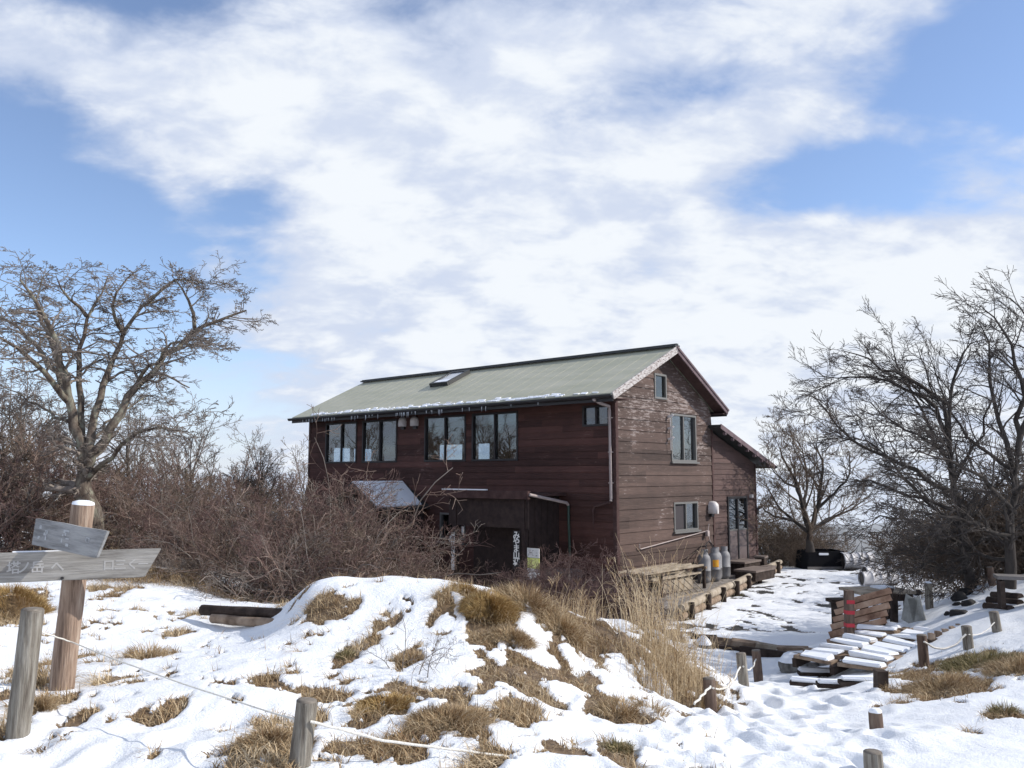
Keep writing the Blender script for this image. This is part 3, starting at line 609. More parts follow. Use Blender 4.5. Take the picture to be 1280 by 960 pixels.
mb = MB(); mb.box((.03, 8.18, .42), (.08, .12, .22)); mb.tube([(.05, 8.2, .5), (.12, 8.3, .56)], .05, 6); mb.build('meter_box', M['black_frame'], lodge)
mb = MB()
for z in (3.26, 2.92, 2.62): mb.tube([(.02, 2.62, z), (.16, 2.62, z+.02), (.17, 2.66, z+.06)], .035, 6)
mb.tube([(.1, 2.62, 3.32), (.1, 2.62, 2.3)], .012, 6); mb.build('wall_bracket', M['vent'], lodge)
# gas pipe on the gable wall
mb = MB(); mb.tube([(.07, .95, -.22), (.07, .95, -.32), (.07, 1.0, -.36), (.07, 4.72, -.05), (.07, 4.78, .15)], .016, 6); mb.tube([(.07, 4.72, -.05), (.09, 4.75, -.3), (.14, 4.85, -.55)], .014, 6); mb.box((.1, 4.62, -.13), (.09, .12, .16))
mb.build('gas_pipe', M['pale_pipe'], lodge)

# porch
po = empty('porch'); po.parent = lodge
PY = -1.55
mb = MB(); mb.b2(-4.78, -1.62, PY-.1, PY, .98, 1.19); mb.b2(-4.70, -1.62, PY, .0, 1.05, 1.12); mb.build('porch_roof', M['brown_trim'], po)
mb = MB(); mb.b2(-4.78, -3.1, PY-.12, PY-.02, 1.195, 1.225); mb.build('snow_strip', M['snow_prop'], po)
mb = MB(); mb.b2(-4.66, -1.72, PY+.05, PY+.09, .22, .98); mb.build('porch_header', M['grey_dark'] if 'grey_dark' in M else M['dark_wood'], po)
for x in (-4.42, -1.92):
    mb = MB(); mb.b2(x-.08, x+.08, PY+.02, PY+.16, GZ-.1, .98); mb.build('post', M['dark_wood'], po)
mb = MB(); mb.b2(-1.95, -1.88, PY+.16, -.02, GZ-.1, 1.02)
for i in range(5): mb.b2(-1.88, -1.86, PY+.22+i*.27, PY+.40+i*.27, GZ-.1, .98)
mb.build('side_wall', M['dark_wood'], po)
mb = MB(); mb.b2(-4.4, -1.95, -.75, -.70, GZ-.1, .4); mb.b2(-4.35, -1.95, -.69, -.03, GZ-.1, GZ); mb.build('inner_door', M['dark_wood'], po)
mb = MB(); mb.b2(-2.42, -2.10, -.77, -.755, -.45, .20); mb.build('pinned_notice', M['paper'], po)
mb = MB(); mb.tube([(-1.60, PY-.05, 1.10), (-1.50, -.16, .86), (-1.50, -.10, .80)], .04, 8); mb.build('downpipe', M['pale_pipe'], po)
mb = MB(); mb.tube([(-1.50, -.08, .80), (-1.50, -.08, .35), (-1.46, -.08, -.6)], .035, 8); mb.build('downpipe', mat('green_pipe', (.03, .06, .045), .5), po)
mb = MB(); mb.b2(-1.7, -.9, -.9, -.3, -1.25, -.85); mb.build('bench_box', M['grey_paint'], po)
# side annex with its own little gable
an = empty('annex'); an.parent = lodge
ax, az, ae, aez = -8.27, 1.38, 1.27, .62; AY = -2.15
mb = MB()
for s in (-1, 1):
    vs = [(ax, AY, az), (ax, 0, az), (ax+s*ae, 0, aez), (ax+s*ae, AY, aez)]; mb.add(vs+[(v[0], v[1], v[2]-.06) for v in vs], [(0, 1, 2, 3), (7, 6, 5, 4), (0, 3, 7, 4), (1, 5, 6, 2), (2, 6, 7, 3)])
ar = mb.build('annex_roof', M['roof_edge'], an)
mb = MB()
for s in (-1, 1):
    e = .10; vs = [(ax+s*.0, AY+.08, az+.045), (ax+s*.0, -.07, az+.045), (ax+s*(ae-e), -.3, aez+e*.6+.04), (ax+s*(ae-.04), AY+.05, aez+.07)]; mb.add(vs+[(v[0], v[1], v[2]-.04) for v in vs], [(0, 1, 2, 3), (7, 6, 5, 4), (0, 3, 7, 4), (1, 5, 6, 2), (2, 6, 7, 3)])
mb.build('snow_cover', M['snow_prop'], ar)
mb = MB(); mb.b2(ax-1.0, ax+1.0, AY+.2, -.03, GZ-.1, .66); mb.build('annex_wall', M['dark_wood'], an)
# shelf with pale things below the window by the porch
mb = MB(); mb.b2(-6.6, -5.4, -.14, -.04, -.47, -.42); mb.build('window_shelf', M['grey_paint'], lodge)
mb = MB(); mb.b2(-5.62, -5.47, -.012, -.008, .14, .38) ; mb.b2(-5.62, -5.47, -.012, -.008, -.18, .06); mb.build('window_notice', M['paper'], lodge)
mb = MB(); mb.tube([(-5.95, -.1, -.41), (-5.95, -.1, -.30), (-5.95, -.1, -.24), (-5.95, -.1, -.20)], [.08, .10, .06, .02], 10); mb.tube([(-5.86, -.1, -.3), (-5.78, -.1, -.22)], .02, 6); mb.build('kettle', M['vent'], None)
k = bpy.data.objects['kettle']; k.matrix_world = lodge.matrix_basis @ k.matrix_world; k.location = hw(0, 0, 0); k.rotation_euler = (0, 0, HRZ)
tag(k, 'small pale kettle on the shelf left of the entrance', 'kettle')

# ------------------------------------------------------------------ writing
def text_mesh(name, body, size, m, parent, loc, rot, vertical=False, depth=.002):
    s = '\n'.join(body) if vertical else body
    c = bpy.data.curves.new(name, 'FONT'); c.body = s; c.size = size; c.extrude = depth; c.offset = size*.018; c.align_x = 'CENTER'; c.space_line = .72 if vertical else 1
    o = bpy.data.objects.new(name+'_tmp', c); COL.objects.link(o); dg = bpy.context.evaluated_depsgraph_get(); dg.update()
    me = bpy.data.meshes.new_from_object(o.evaluated_get(dg)); me.name = name; bpy.data.objects.remove(o); bpy.data.curves.remove(c)
    me.materials.clear(); r = link_mesh(name, me, m, parent); r.location = loc; r.rotation_euler = rot
    return r
def free_on_house(name, pos, label, cat):   # a separate thing that hangs on the house
    o = empty(name, hw(*pos), HRZ); tag(o, label, cat); return o
s = free_on_house('name_sign', (-1.90, PY-.01, .08), 'black vertical board with white Japanese lettering on the right porch post', 'sign')
mb = MB(); mb.box((-.16, -.012, -.42), (.24, .02, 1.0)); mb.build('board', M['black_frame'], s)
text_mesh('lettering', 'みやま山荘', .235, M['white_paint'], s, (-.16, -.026, -.12), (rad(90), 0, 0), True)
s = free_on_house('plank_sign', (-4.42, PY, .0), 'narrow white vertical board with dark lettering on the left porch post', 'sign')
mb = MB(); mb.box((0, -.012, -.5), (.115, .02, 1.02)); mb.build('board', M['white_paint'], s)
text_mesh('lettering', 'みやま山荘入口', .12, M['dark_wood'], s, (0, -.025, -.16), (rad(90), 0, 0), True)
s = free_on_house('notice_poster', (-1.60, PY+.1, -.65), 'white and yellow-green poster in three bands beside the entrance', 'poster')
mb = MB(); mb.box((0, 0, .26), (.40, .02, .24)); mb.build('sheet', M['paper'], s)
mb = MB(); mb.box((0, 0, -.28), (.40, .02, .28)); mb.build('sheet', M['paper'], s)
mb = MB(); mb.box((0, 0, 0), (.40, .02, .26)); mb.build('sheet', noisy('poster_green', [(.45, .5, .08), (.75, .75, .35)], 7, bump=0), s)
random.seed(8); mb = MB()
for i in range(60): mb.box((random.uniform(-.17, .17), -.0125, random.uniform(-.4, -.16)), (random.uniform(.015, .05), .003, random.uniform(.008, .02)))
for i in range(14): mb.box((random.uniform(-.15, .15), -.0125, random.uniform(.18, .34)), (random.uniform(.02, .07), .003, .01))
mb.build('print', mat('print_grey', (.2, .19, .19), .8), s)

# ------------------------------------------------------------------ plants: chains of tapering tubes
def chains_mesh(name, chains, n_of=lambda r: 3 if r < .012 else (5 if r < .05 else 8)):
    """chains: list of (points[k,3], radii[k]); grouped by length and side count and built at once"""
    groups = {}
    for P, R in chains: groups.setdefault((len(P), n_of(R[0])), []).append((P, R))
    VV, QQ, off = [], [], 0
    for (k, n), lst in groups.items():
        P = np.array([a for a, _ in lst], float); R = np.array([b for _, b in lst], float)
        T = np.gradient(P, axis=1); T /= np.linalg.norm(T, axis=2, keepdims=True)+1e-9
        mean = P[:, -1]-P[:, 0]; ref = np.where((np.abs(mean[:, 2:3]) > .75*np.linalg.norm(mean, axis=1, keepdims=True)), [[1., .13, 0]], [[.07, 0, 1.]])[:, None, :]
        A = np.cross(T, ref); A /= np.linalg.norm(A, axis=2, keepdims=True)+1e-9; B = np.cross(T, A)
        w = 2*np.pi*np.arange(n)/n
        V = P[:, :, None, :]+R[:, :, None, None]*(A[:, :, None, :]*np.cos(w)[None, None, :, None]+B[:, :, None, :]*np.sin(w)[None, None, :, None])
        m = len(lst); VV.append(V.reshape(-1, 3)); idx = np.arange(m*k*n).reshape(m, k, n)+off; nx = np.roll(idx, -1, axis=2)
        QQ.append(np.stack([idx[:, :-1], nx[:, :-1], nx[:, 1:], idx[:, 1:]], -1).reshape(-1, 4)); off += m*k*n
    return np_mesh(name, np.concatenate(VV), quads=np.concatenate(QQ), smooth_=True)
def unit(v): return v/(np.linalg.norm(v)+1e-9)
class Grow:
    def __init__(s, seed): s.r = np.random.RandomState(seed); s.levels = {}
    def out(s, lv, P, R): s.levels.setdefault(lv, []).append((P, R))
    def branch(s, p, d, L, r, lv, maxlv, trop=(0, 0, .15), wob=.25, kids=(4, 6, 5), ang=(25, 60), lenf=(.45, .7), k=6, flat=0.0, tip=.35, dense=1.0, rmin=.0022):
        rr = s.r; P = [p]; d = unit(np.array(d, float)); st = L/(k-1); trop = np.array(trop, float)
        for i in range(k-1):
            d = unit(d+rr.normal(0, wob, 3)*.55+trop*.55); 
            if flat: d = unit(d*np.array([1, 1, 1-flat*.5]))
            P.append(P[-1]+d*st)
        P = np.array(P); R = np.maximum(r*np.linspace(1, tip, k), rmin*.8); s.out(lv, P, R)
        if lv < maxlv: s.kids(P, R, L, lv, maxlv, trop, wob, kids, ang, lenf, flat, tip, dense, rmin)
    def kids(s, P, R, L, lv, maxlv, trop, wob, kids, ang, lenf, flat, tip, dense, rmin, start=.22):
        rr = s.r; n = max(1, int(round(kids[min(lv, len(kids)-1)]*dense*rr.uniform(.75, 1.25)))); k = len(P)
        for j in range(n):
            t = start+(1-start)*(j+rr.uniform(.1, .9))/n; f = t*(k-1); i = min(int(f), k-2); q = P[i]*(1-(f-i))+P[i+1]*(f-i); dd = unit(P[i+1]-P[i]); ra = R[i]*(1-(f-i))+R[i+1]*(f-i)
            u = unit(np.cross(dd, rr.normal(0, 1, 3))); a = math.radians(rr.uniform(*ang)); nd = dd*math.cos(a)+u*math.sin(a)
            Lc = L*rr.uniform(*lenf)*(1.15-.6*t)
            s.branch(q, nd, Lc, max(ra*rr.uniform(.45, .7), rmin), lv+1, maxlv, trop, wob, kids, ang, lenf, {0: 6, 1: 5, 2: 4}.get(lv, 4), flat, tip, dense, rmin)
def bark(name, a, b, c=None, scale=8):
    return noisy(name, [a, b] if c is None else [a, b, c], scale, (1, 1, .5), rough=.9, bump=.4, spec=.1)
M['bark_lichen'] = bark('lichened_bark', (.045, .033, .028), (.13, .105, .085), (.30, .30, .23), 7)
M['twig_grey'] = bark('grey_twigs', (.10, .08, .07), (.30, .26, .225), None, 4)
M['twig_red'] = bark('reddish_twigs', (.09, .058, .048), (.22, .155, .125), (.38, .30, .25), 3)
M['twig_brown'] = bark('brown_twigs', (.075, .055, .042), (.19, .145, .11), None, 3)
M['twig_wine'] = bark('wine_dark_twigs', (.055, .032, .030), (.15, .095, .085), (.25, .18, .155), 3)
M['bark_dark'] = bark('dark_bark', (.030, .026, .024), (.075, .065, .058), None, 7)
M['twig_dark'] = bark('dark_twigs', (.045, .038, .036), (.10, .088, .08), None, 4)

def plant(name, gr, split, mats, pos, label, cat, group=None, parts=('trunk', 'crown'), rz=0.0):
    root = empty(name, pos, rz); tag(root, label, cat, group)
    lo = [c for lv, l in gr.levels.items() if lv <= split for c in l]; hi = [c for lv, l in gr.levels.items() if lv > split for c in l]
    link_mesh(parts[0], chains_mesh(parts[0], lo), mats[0], root)
    if hi: link_mesh(parts[1], chains_mesh(parts[1], hi), mats[1], root)
    return root

# --- the wide lichened tree on the left: main limbs laid out one by one
def guided(name, base, Y0, limbs, seed, mats, label, kids, lenf, ang, trop, wob, maxlv, LK=.62, rr_tip=.10, dense=1.0, flat=0., depth=1.0, rmin=.004, start=.2):
    g_ = Grow(seed); b = at(base[0], base[1], Y0); b = np.array(b)
    for r0, pts in limbs:
        P = []
        for q in pts:
            px, py = q[0], q[1]; dy = q[2] if len(q) > 2 else 0.0
            P.append(np.array(at(px, py, Y0+dy*depth))-b)
        # resample smoothly
        P = np.array(P); s_ = np.concatenate([[0], np.cumsum(np.linalg.norm(np.diff(P, axis=0), axis=1))]); n = max(5, int(s_[-1]/.28)); u = np.linspace(0, s_[-1], n)
        Q = np.stack([np.interp(u, s_, P[:, i]) for i in range(3)], 1); Q[1:-1] = (Q[:-2]+2*Q[1:-1]+Q[2:])/4; Q[1:-1] += g_.r.normal(0, .025, Q[1:-1].shape)
        R = r0*LK*np.linspace(1, rr_tip, n)**.8; g_.out(0, Q, R)
        L = s_[-1]; nk = int(L*kids[0]*dense)
        for j in range(nk):
            t = start+(1-start)*(j+g_.r.uniform(.1, .9))/nk; f = t*(n-1); i = min(int(f), n-2); q = Q[i]*(1-(f-i))+Q[i+1]*(f-i); dd = unit(Q[i+1]-Q[i])
            uu = unit(np.cross(dd, g_.r.normal(0, 1, 3))); a = math.radians(g_.r.uniform(*ang)); nd = dd*math.cos(a)+uu*math.sin(a); nd = unit(nd+np.array(trop)*1.5)
            g_.branch(q, nd, g_.r.uniform(*lenf), max(R[i]*.45, rmin*1.6), 1, maxlv, trop, wob, kids, ang, (.4, .65), 6, flat, .4, 1.0, rmin)
    o = plant(name, g_, 0, mats, b, label, 'tree'); return o
limbsA = [(.30, [(112, 665), (108, 620), (106, 585), (104, 560)]),
  (.12, [(104, 575), (97, 545), (88, 500), (80, 470, -.3), (73, 420, -.6), (52, 385, -.9), (25, 350, -1.2)]),
  (.115, [(108, 590), (120, 560), (135, 545), (150, 515, .2), (172, 478, .4), (205, 450, .5), (243, 410, .8), (262, 402, .9), (285, 400, 1), (308, 388, 1.2)]),
  (.10, [(108, 580), (118, 530), (125, 495, .3), (140, 455, .6), (155, 418, .9), (163, 395, 1), (185, 378, 1.2), (215, 370, 1.5)]),
  (.085, [(100, 560), (97, 510, .3), (99, 455, .5), (108, 400, .8), (122, 378, .9), (135, 345, 1)]),
  (.07, [(85, 490), (62, 450, .5), (40, 432, .8), (10, 400, 1), (-25, 385, 1.4)]),
  (.07, [(88, 505), (60, 470, -.8), (30, 440, -1.4), (0, 420, -2), (-40, 400, -2.5)]),
  (.06, [(80, 470), (55, 410, 1), (45, 370, 1.5), (60, 340, 2)]),
  (.06, [(108, 600), (140, 570, -.6), (165, 545, -1), (200, 532, -1.2), (235, 540, -1.5)]),
  (.05, [(243, 410, .8), (243, 388, .6), (232, 370, .4), (215, 345, .2)]),
  (.05, [(155, 418, .9), (145, 400, .2), (133, 385, 0), (150, 350, -.3), (175, 335, -.5)]),
  (.045, [(172, 478, .4), (200, 440, -.5), (225, 425, -1), (250, 430, -1.4)]),
  (.045, [(110, 560), (135, 530, 1.5), (165, 505, 2.2), (190, 490, 2.6), (210, 500, 3)]),
  (.05, [(97, 530), (70, 520, 1), (35, 500, 1.6), (0, 480, 2)]),
  (.05, [(108, 395, .8), (85, 370, .3), (70, 345, 0)]),
  (.045, [(185, 378, 1.2), (200, 355, 1), (240, 345, .9), (262, 358, .8)])]
guided('spreading_tree', (112, 665), 15.0, limbsA, 11, (M['bark_lichen'], M['twig_grey']), 'wide bare tree with lichened twisting limbs and a flat crown behind the signpost',
       (6.5, 5, 4, 3), (.30, .9), (28, 72), (0, 0, .0), .38, 4, LK=.85, rmin=.0052, start=.36, flat=.5)

# --- the dense dark trees on the right, their long limbs sweeping to the left
limbsB = [(.15, [(1215, 745), (1208, 690), (1198, 640), (1190, 590), (1186, 540)]),
  (.08, [(1190, 600), (1185, 530), (1188, 480, .2), (1203, 445, .3), (1215, 428, .4), (1232, 424, .5)]),
  (.07, [(1186, 545), (1183, 505), (1150, 480, -.3), (1110, 460, -.6), (1080, 448, -.8), (1052, 438, -1)]),
  (.07, [(1186, 550), (1180, 510), (1140, 488, .3), (1100, 472, .6), (1060, 468, .9), (1022, 470, 1)]),
  (.075, [(1196, 620), (1160, 595, -.6), (1100, 570, -.9), (1065, 550, -1.2), (1040, 525, -1.4), (1018, 497, -1.6)]),
  (.06, [(1200, 640), (1130, 612, .6), (1090, 604, 1), (1045, 598, 1.4)]),
  (.07, [(1205, 680), (1170, 660, -.8), (1130, 645, -1.1), (1100, 645, -1.4), (1085, 655, -1.6)]),
  (.06, [(1203, 660), (1150, 620, .9), (1110, 575, 1.4), (1080, 545, 1.8), (1050, 552, 2)]),
  (.045, [(1210, 715), (1170, 712, -.4), (1140, 700, -.8), (1110, 690, -1)]),
  (.06, [(1190, 590), (1165, 540, 1), (1150, 505, 1.5), (1125, 470, 2), (1112, 415, 2)]),
  (.05, [(1195, 600), (1215, 560, -.8), (1235, 510, -1.4), (1245, 465, -2)]),
  (.05, [(1200, 650), (1230, 620, .8), (1265, 590, 1.2), (1300, 570, 1.5)]),
  (.05, [(1188, 570), (1150, 545, -1), (1115, 530, -1.6), (1085, 500, -2)]),
  (.05, [(1205, 690), (1240, 670, -.8), (1280, 660, -1.2), (1310, 640, -1.4)])]
guided('overhanging_tree', (1215, 745), 15.0, limbsB, 21, (M['bark_dark'], M['twig_dark']), 'dense dark bare tree whose limbs sweep left over the snowy slope',
       (6.5, 6, 5.5, 4), (.35, 1.05), (16, 55), (-.10, 0, -.01), .23, 3, LK=.62, rmin=.0046, start=.10)
limbsC = [(.16, [(1262, 735), (1262, 680), (1268, 620), (1272, 560)]),
  (.08, [(1268, 600), (1255, 540), (1240, 490, .2), (1240, 440, .3), (1225, 405, .4)]),
  (.08, [(1272, 570), (1280, 500), (1270, 440, -.3), (1245, 400, -.5), (1228, 385, -.7)]),
  (.08, [(1272, 560), (1290, 500), (1300, 430, .5), (1285, 385, .6), (1262, 372, .8)]),
  (.07, [(1268, 640), (1230, 600, -1), (1180, 570, -1.6), (1140, 560, -2)]),
  (.07, [(1265, 670), (1220, 655, -.6), (1180, 640, -1), (1130, 640, -1.5)]),
  (.06, [(1262, 700), (1225, 695, .7), (1180, 690, 1.4), (1140, 700, 2)]),
  (.06, [(1270, 590), (1220, 560, 1), (1190, 520, 1.6), (1170, 470, 2), (1160, 440, 2.2)]),
  (.06, [(1268, 620), (1300, 600, -1), (1340, 560, -1.5), (1360, 500, -2)]),
  (.06, [(1270, 590), (1310, 560, 1), (1340, 480, 1.5), (1350, 420, 2)])]
guided('leaning_tree', (1262, 735), 13.5, limbsC, 33, (M['bark_dark'], M['twig_dark']), 'tall dark bare tree at the right edge behind the overhanging tree',
       (6.0, 6, 5.5, 4), (.3, .95), (16, 55), (-.08, 0, -.01), .23, 3, LK=.6, rmin=.0046)
# --- the round bare tree beyond the yard
limbsD = [(.24, [(1013, 690), (1012, 672), (1012, 658)]),
  (.14, [(1012, 662), (1004, 640), (998, 610, .5), (985, 585, .8), (975, 560, 1)]), (.14, [(1013, 664), (1020, 640), (1024, 610, -.4), (1030, 580, -.8), (1020, 555, -1)]),
  (.10, [(1010, 665), (990, 650, .6), (970, 630, 1), (955, 600, 1.5)]), (.10, [(1014, 664), (1036, 646, .6), (1062, 640, 1), (1085, 622, 1.5)]),
  (.09, [(1004, 640), (1010, 600, 1), (1005, 570, 1.5), (995, 545, 2)]), (.08, [(1022, 635), (1050, 610, -1), (1065, 590, -1.5), (1062, 565, -2)]), (.08, [(990, 650), (965, 645, -1), (950, 630, -2)]), (.07, [(998, 610), (975, 600, -1), (960, 575, -1.6)])]
guided('round_tree', (1013, 690), 29.0, limbsD, 41, (M['bark_dark'], M['twig_brown']), 'lone bare tree with a rounded crown standing behind the black box',
       (3.6, 5, 4.5, 4), (.8, 1.8), (20, 55), (0, 0, .08), .24, 4, LK=.7, rmin=.0065)

# --- generic bare trees of the wood on the left and behind: four of them, then copies
def gen_tree(seed, H, mats, label, group, spread=1.0, nm='bare_tree', trunk_r=.12, rmin=.009):
    g_ = Grow(seed); k = 8; P = [np.zeros(3)]; d = np.array([0, 0, 1.])
    for i in range(k-1): d = unit(d+g_.r.normal(0, .12, 3)+np.array([0, 0, .1])); P.append(P[-1]+d*H*.62/(k-1))
    P = np.array(P); R = trunk_r*np.linspace(1, .4, k); g_.out(0, P, R)
    for j in range(11):
        t = .22+.78*j/10; i = min(int(t*(k-1)), k-2); q = P[i]; az = j*2.4+g_.r.uniform(-.4, .4); a = math.radians(g_.r.uniform(30, 62))*spread
        nd = np.array([math.sin(a)*math.cos(az), math.sin(a)*math.sin(az), math.cos(a)]); g_.branch(q, nd, H*g_.r.uniform(.32, .52), R[i]*.5, 1, 4, (0, 0, .12), .24, (5, 5, 5, 4), (22, 60), (.4, .65), 7, 0, .4, 1.0, rmin)
    return plant(nm, g_, 0, mats, (0, 0, 0), label, 'tree', group)
def gz(x, y): return float(zfull(np.array([x]), np.array([y]))[0])
def place(protos, spots, used):
    for i, (px, Y, s, kk) in enumerate(spots):
        r = ray(px, 600); x = r.x/r.y*Y; p = protos[kk]
        o = p if kk not in used else copy_tree(p)
        used.add(kk); o.location = (x, Y, gz(x, Y)-.12); rz = random.uniform(0, 6.28); o.rotation_euler = (0, 0, rz); o.scale = (s*random.uniform(.9, 1.1), s*random.uniform(.9, 1.1), s)
random.seed(12)
LBL = 'bare grey-brown tree of the wood behind the thicket on the left'; GRP = 'bare trees of the wood on the left'
TR = {0: gen_tree(101, 5.0, (M['bark_lichen'], M['twig_brown']), LBL, GRP), 1: gen_tree(102, 4.6, (M['bark_lichen'], M['twig_brown']), LBL, GRP, 1.15), 2: gen_tree(103, 4.4, (M['bark_dark'], M['twig_red']), LBL, GRP), 3: gen_tree(104, 5.2, (M['bark_lichen'], M['twig_grey']), LBL, GRP, .9)}
place(TR, [(-60, 15, .70, 0), (-20, 18, .72, 1), (25, 19, .70, 2), (60, 21, .68, 3), (-40, 22, .9, 0), (15, 24, .88, 3), (85, 20, .6, 0), (120, 22, .62, 1), (150, 24, .66, 2), (178, 21, .56, 3), (200, 25, .72, 0), (45, 26, .85, 2), (100, 27, .82, 1), (225, 23, .6, 1),
           (245, 27, .9, 3), (262, 25, .72, 2), (285, 28, .8, 0), (300, 31, .85, 1), (320, 33, .78, 3), (338, 35, .7, 0), (355, 38, .7, 2), (-90, 26, 1.0, 1), (165, 29, .85, 3), (215, 31, .8, 2), (375, 41, .92, 3), (-10, 15, .6, 2), (60, 16, .5, 1), (140, 18, .55, 2), (190, 18, .5, 0)], set())
# --- the thicket: arching reddish shrubs
def gen_bush(seed, H, mats, label, group, nm='bare_shrub', nst=15, dense=1.0, rmin=.0035, maxlv=3, rk=1.0):
    g_ = Grow(seed)
    for j in range(nst):
        az = g_.r.uniform(0, 6.28); a = math.radians(g_.r.uniform(5, 55)); p0 = np.array([math.cos(az), math.sin(az), 0])*g_.r.uniform(0, .25)
        nd = np.array([math.sin(a)*math.cos(az), math.sin(a)*math.sin(az), math.cos(a)]); L = H*g_.r.uniform(.75, 1.15); k = 9; st = L/(k-1); P = [p0]; d = nd
        for i in range(k-1): d = unit(d+g_.r.normal(0, .16, 3)+np.array([math.cos(az)*.05, math.sin(az)*.05, -.05*i*.7])); P.append(P[-1]+d*st)
        P = np.array(P); R = rk*g_.r.uniform(.011, .02)*np.linspace(1, .3, k); g_.out(0, P, R)
        g_.kids(P, R, L*.62, 0, maxlv, np.array([0, 0, .02]), .30, (10, 5, 4), (25, 75), (.4, .8), 0, .4, dense, rmin, .12)
    return plant(nm, g_, 0, mats, (0, 0, 0), label, 'shrub', group, ('stem', 'twigs'))
BL = 'leafless reddish-brown shrub of the thicket before the lodge'; BG = 'leafless shrubs of the thicket'
BU = {i: gen_bush(200+i, 2.0+.15*(i % 3), (M['twig_grey'] if i % 2 else M['twig_red'], (M['twig_wine'], M['twig_red'], M['twig_brown'], M['twig_grey'])[i]), BL, BG, dense=(.95, .7, .8, .7)[i], rmin=(.0035, .0042, .0035, .0045)[i]) for i in range(4)}
place(BU, [(225, 14.2, .62, 0), (268, 13.6, .66, 1), (305, 13.3, .6, 2), (340, 12.9, .72, 3), (365, 13.1, .85, 0), (395, 13.0, .85, 1), (425, 13.6, .92, 2), (455, 13.8, .82, 3), (480, 14.2, .75, 0), (510, 14.6, .70, 1), (535, 15.2, .62, 2), (550, 15.6, .5, 0), (425, 15.5, 1.35, 1), (400, 16, 1.35, 3), (450, 15.8, 1.2, 0),
           (280, 14.8, .9, 3), (320, 15.0, .95, 0), (350, 15.6, 1.0, 2), (385, 15.2, 1.05, 3), (415, 16.2, 1.2, 0), (437, 17.0, 1.15, 1), (470, 16.4, .85, 2), (500, 17.2, .78, 3), (240, 16, 1.0, 2), (200, 15.5, .95, 1), (165, 16.5, 1.05, 3), (130, 16, 1.0, 0), (95, 17, 1.05, 2), (55, 16.5, 1.1, 1), (20, 16, 1.2, 3), (-15, 15, 1.2, 0),
           (180, 19, 1.2, 0), (220, 19.5, 1.25, 1), (260, 20, 1.2, 2), (300, 21, 1.2, 3), (340, 22, 1.2, 1), (365, 25, 1.3, 0), (310, 17.5, 1.15, 2), (265, 17.5, 1.15, 0), (350, 18.5, 1.15, 3), (410, 19.5, 1.1, 2), (460, 12.7, .5, 0), (525, 13.4, .42, 2), (215, 12.9, .34, 3)], set())
BL2 = 'leafless brown shrub growing in front of the lodge entrance'; BG2 = 'leafless shrubs before the entrance'
BV = {0: gen_bush(301, 1.7, (M['twig_red'], M['twig_wine']), BL2, BG2), 1: gen_bush(302, 1.6, (M['twig_grey'], M['twig_wine']), BL2, BG2, nst=12)}
place(BV, [(648, 13.4, .48, 0), (668, 14.0, .68, 0), (690, 13.8, .78, 1), (715, 14.2, .9, 0), (738, 14.4, .85, 1), (758, 14.8, .8, 0), (725, 13.2, .6, 0), (752, 13.4, .6, 1), (700, 13.0, .5, 0), (780, 14.6, .62, 0), (700, 16.8, .85, 1), (672, 17, .62, 0), (775, 17.5, .6, 1), (735, 18.5, .85, 0), (655, 15.4, .45, 1), (560, 15.5, .5, 1), (625, 14.4, .42, 1), (600, 15.2, .40, 0), (642, 16, .5, 1), (680, 15.6, .75, 0)], set())
BW = {0: gen_bush(401, 2.6, (M['twig_brown'], M['twig_brown']), 'tangled brown shrub at the edge of the yard behind the lodge', 'shrubs beyond the yard', rmin=.007)}
place(BW, [(955, 32, .95, 0), (968, 33, 1.0, 0), (982, 32, .8, 0), (996, 34, .8, 0), (1165, 26, .85, 0), (1200, 21, .95, 0), (1240, 18, 1.0, 0), (1275, 17, 1.0, 0), (1222, 16.5, .8, 0), (1262, 15.8, .85, 0), (1310, 15.5, .9, 0), (1360, 15, 1.0, 0)], set())

# ------------------------------------------------------------------ dry grass
def grass_mat(name, cols):
    m = mat(name, cols[0], .85, 0, .15); nt = m.node_tree; L = nt.links.new; b = nt.nodes['Principled BSDF']
    a = N(nt, 'Attribute', attribute_name='tint'); cr = N(nt, 'ValToRGB'); L(a.outputs['Fac'], cr.inputs[0]); el = cr.color_ramp.elements
    for i, c in enumerate(cols):
        e = el[i] if i < 2 else el.new(i/(len(cols)-1)); e.position = i/(len(cols)-1); e.color = (*c, 1)
    L(cr.outputs[0], b.inputs['Base Color'])
    return m
M['grass'] = grass_mat('dry_grass', [(.17, .10, .055), (.34, .235, .13), (.52, .40, .25), (.68, .56, .39)])
M['grass_gold'] = grass_mat('golden_grass', [(.16, .085, .035), (.32, .20, .075), (.46, .32, .14), (.56, .43, .23)])
M['grass_green'] = grass_mat('olive_grass', [(.10, .085, .04), (.20, .18, .085), (.32, .27, .14), (.45, .36, .22)])
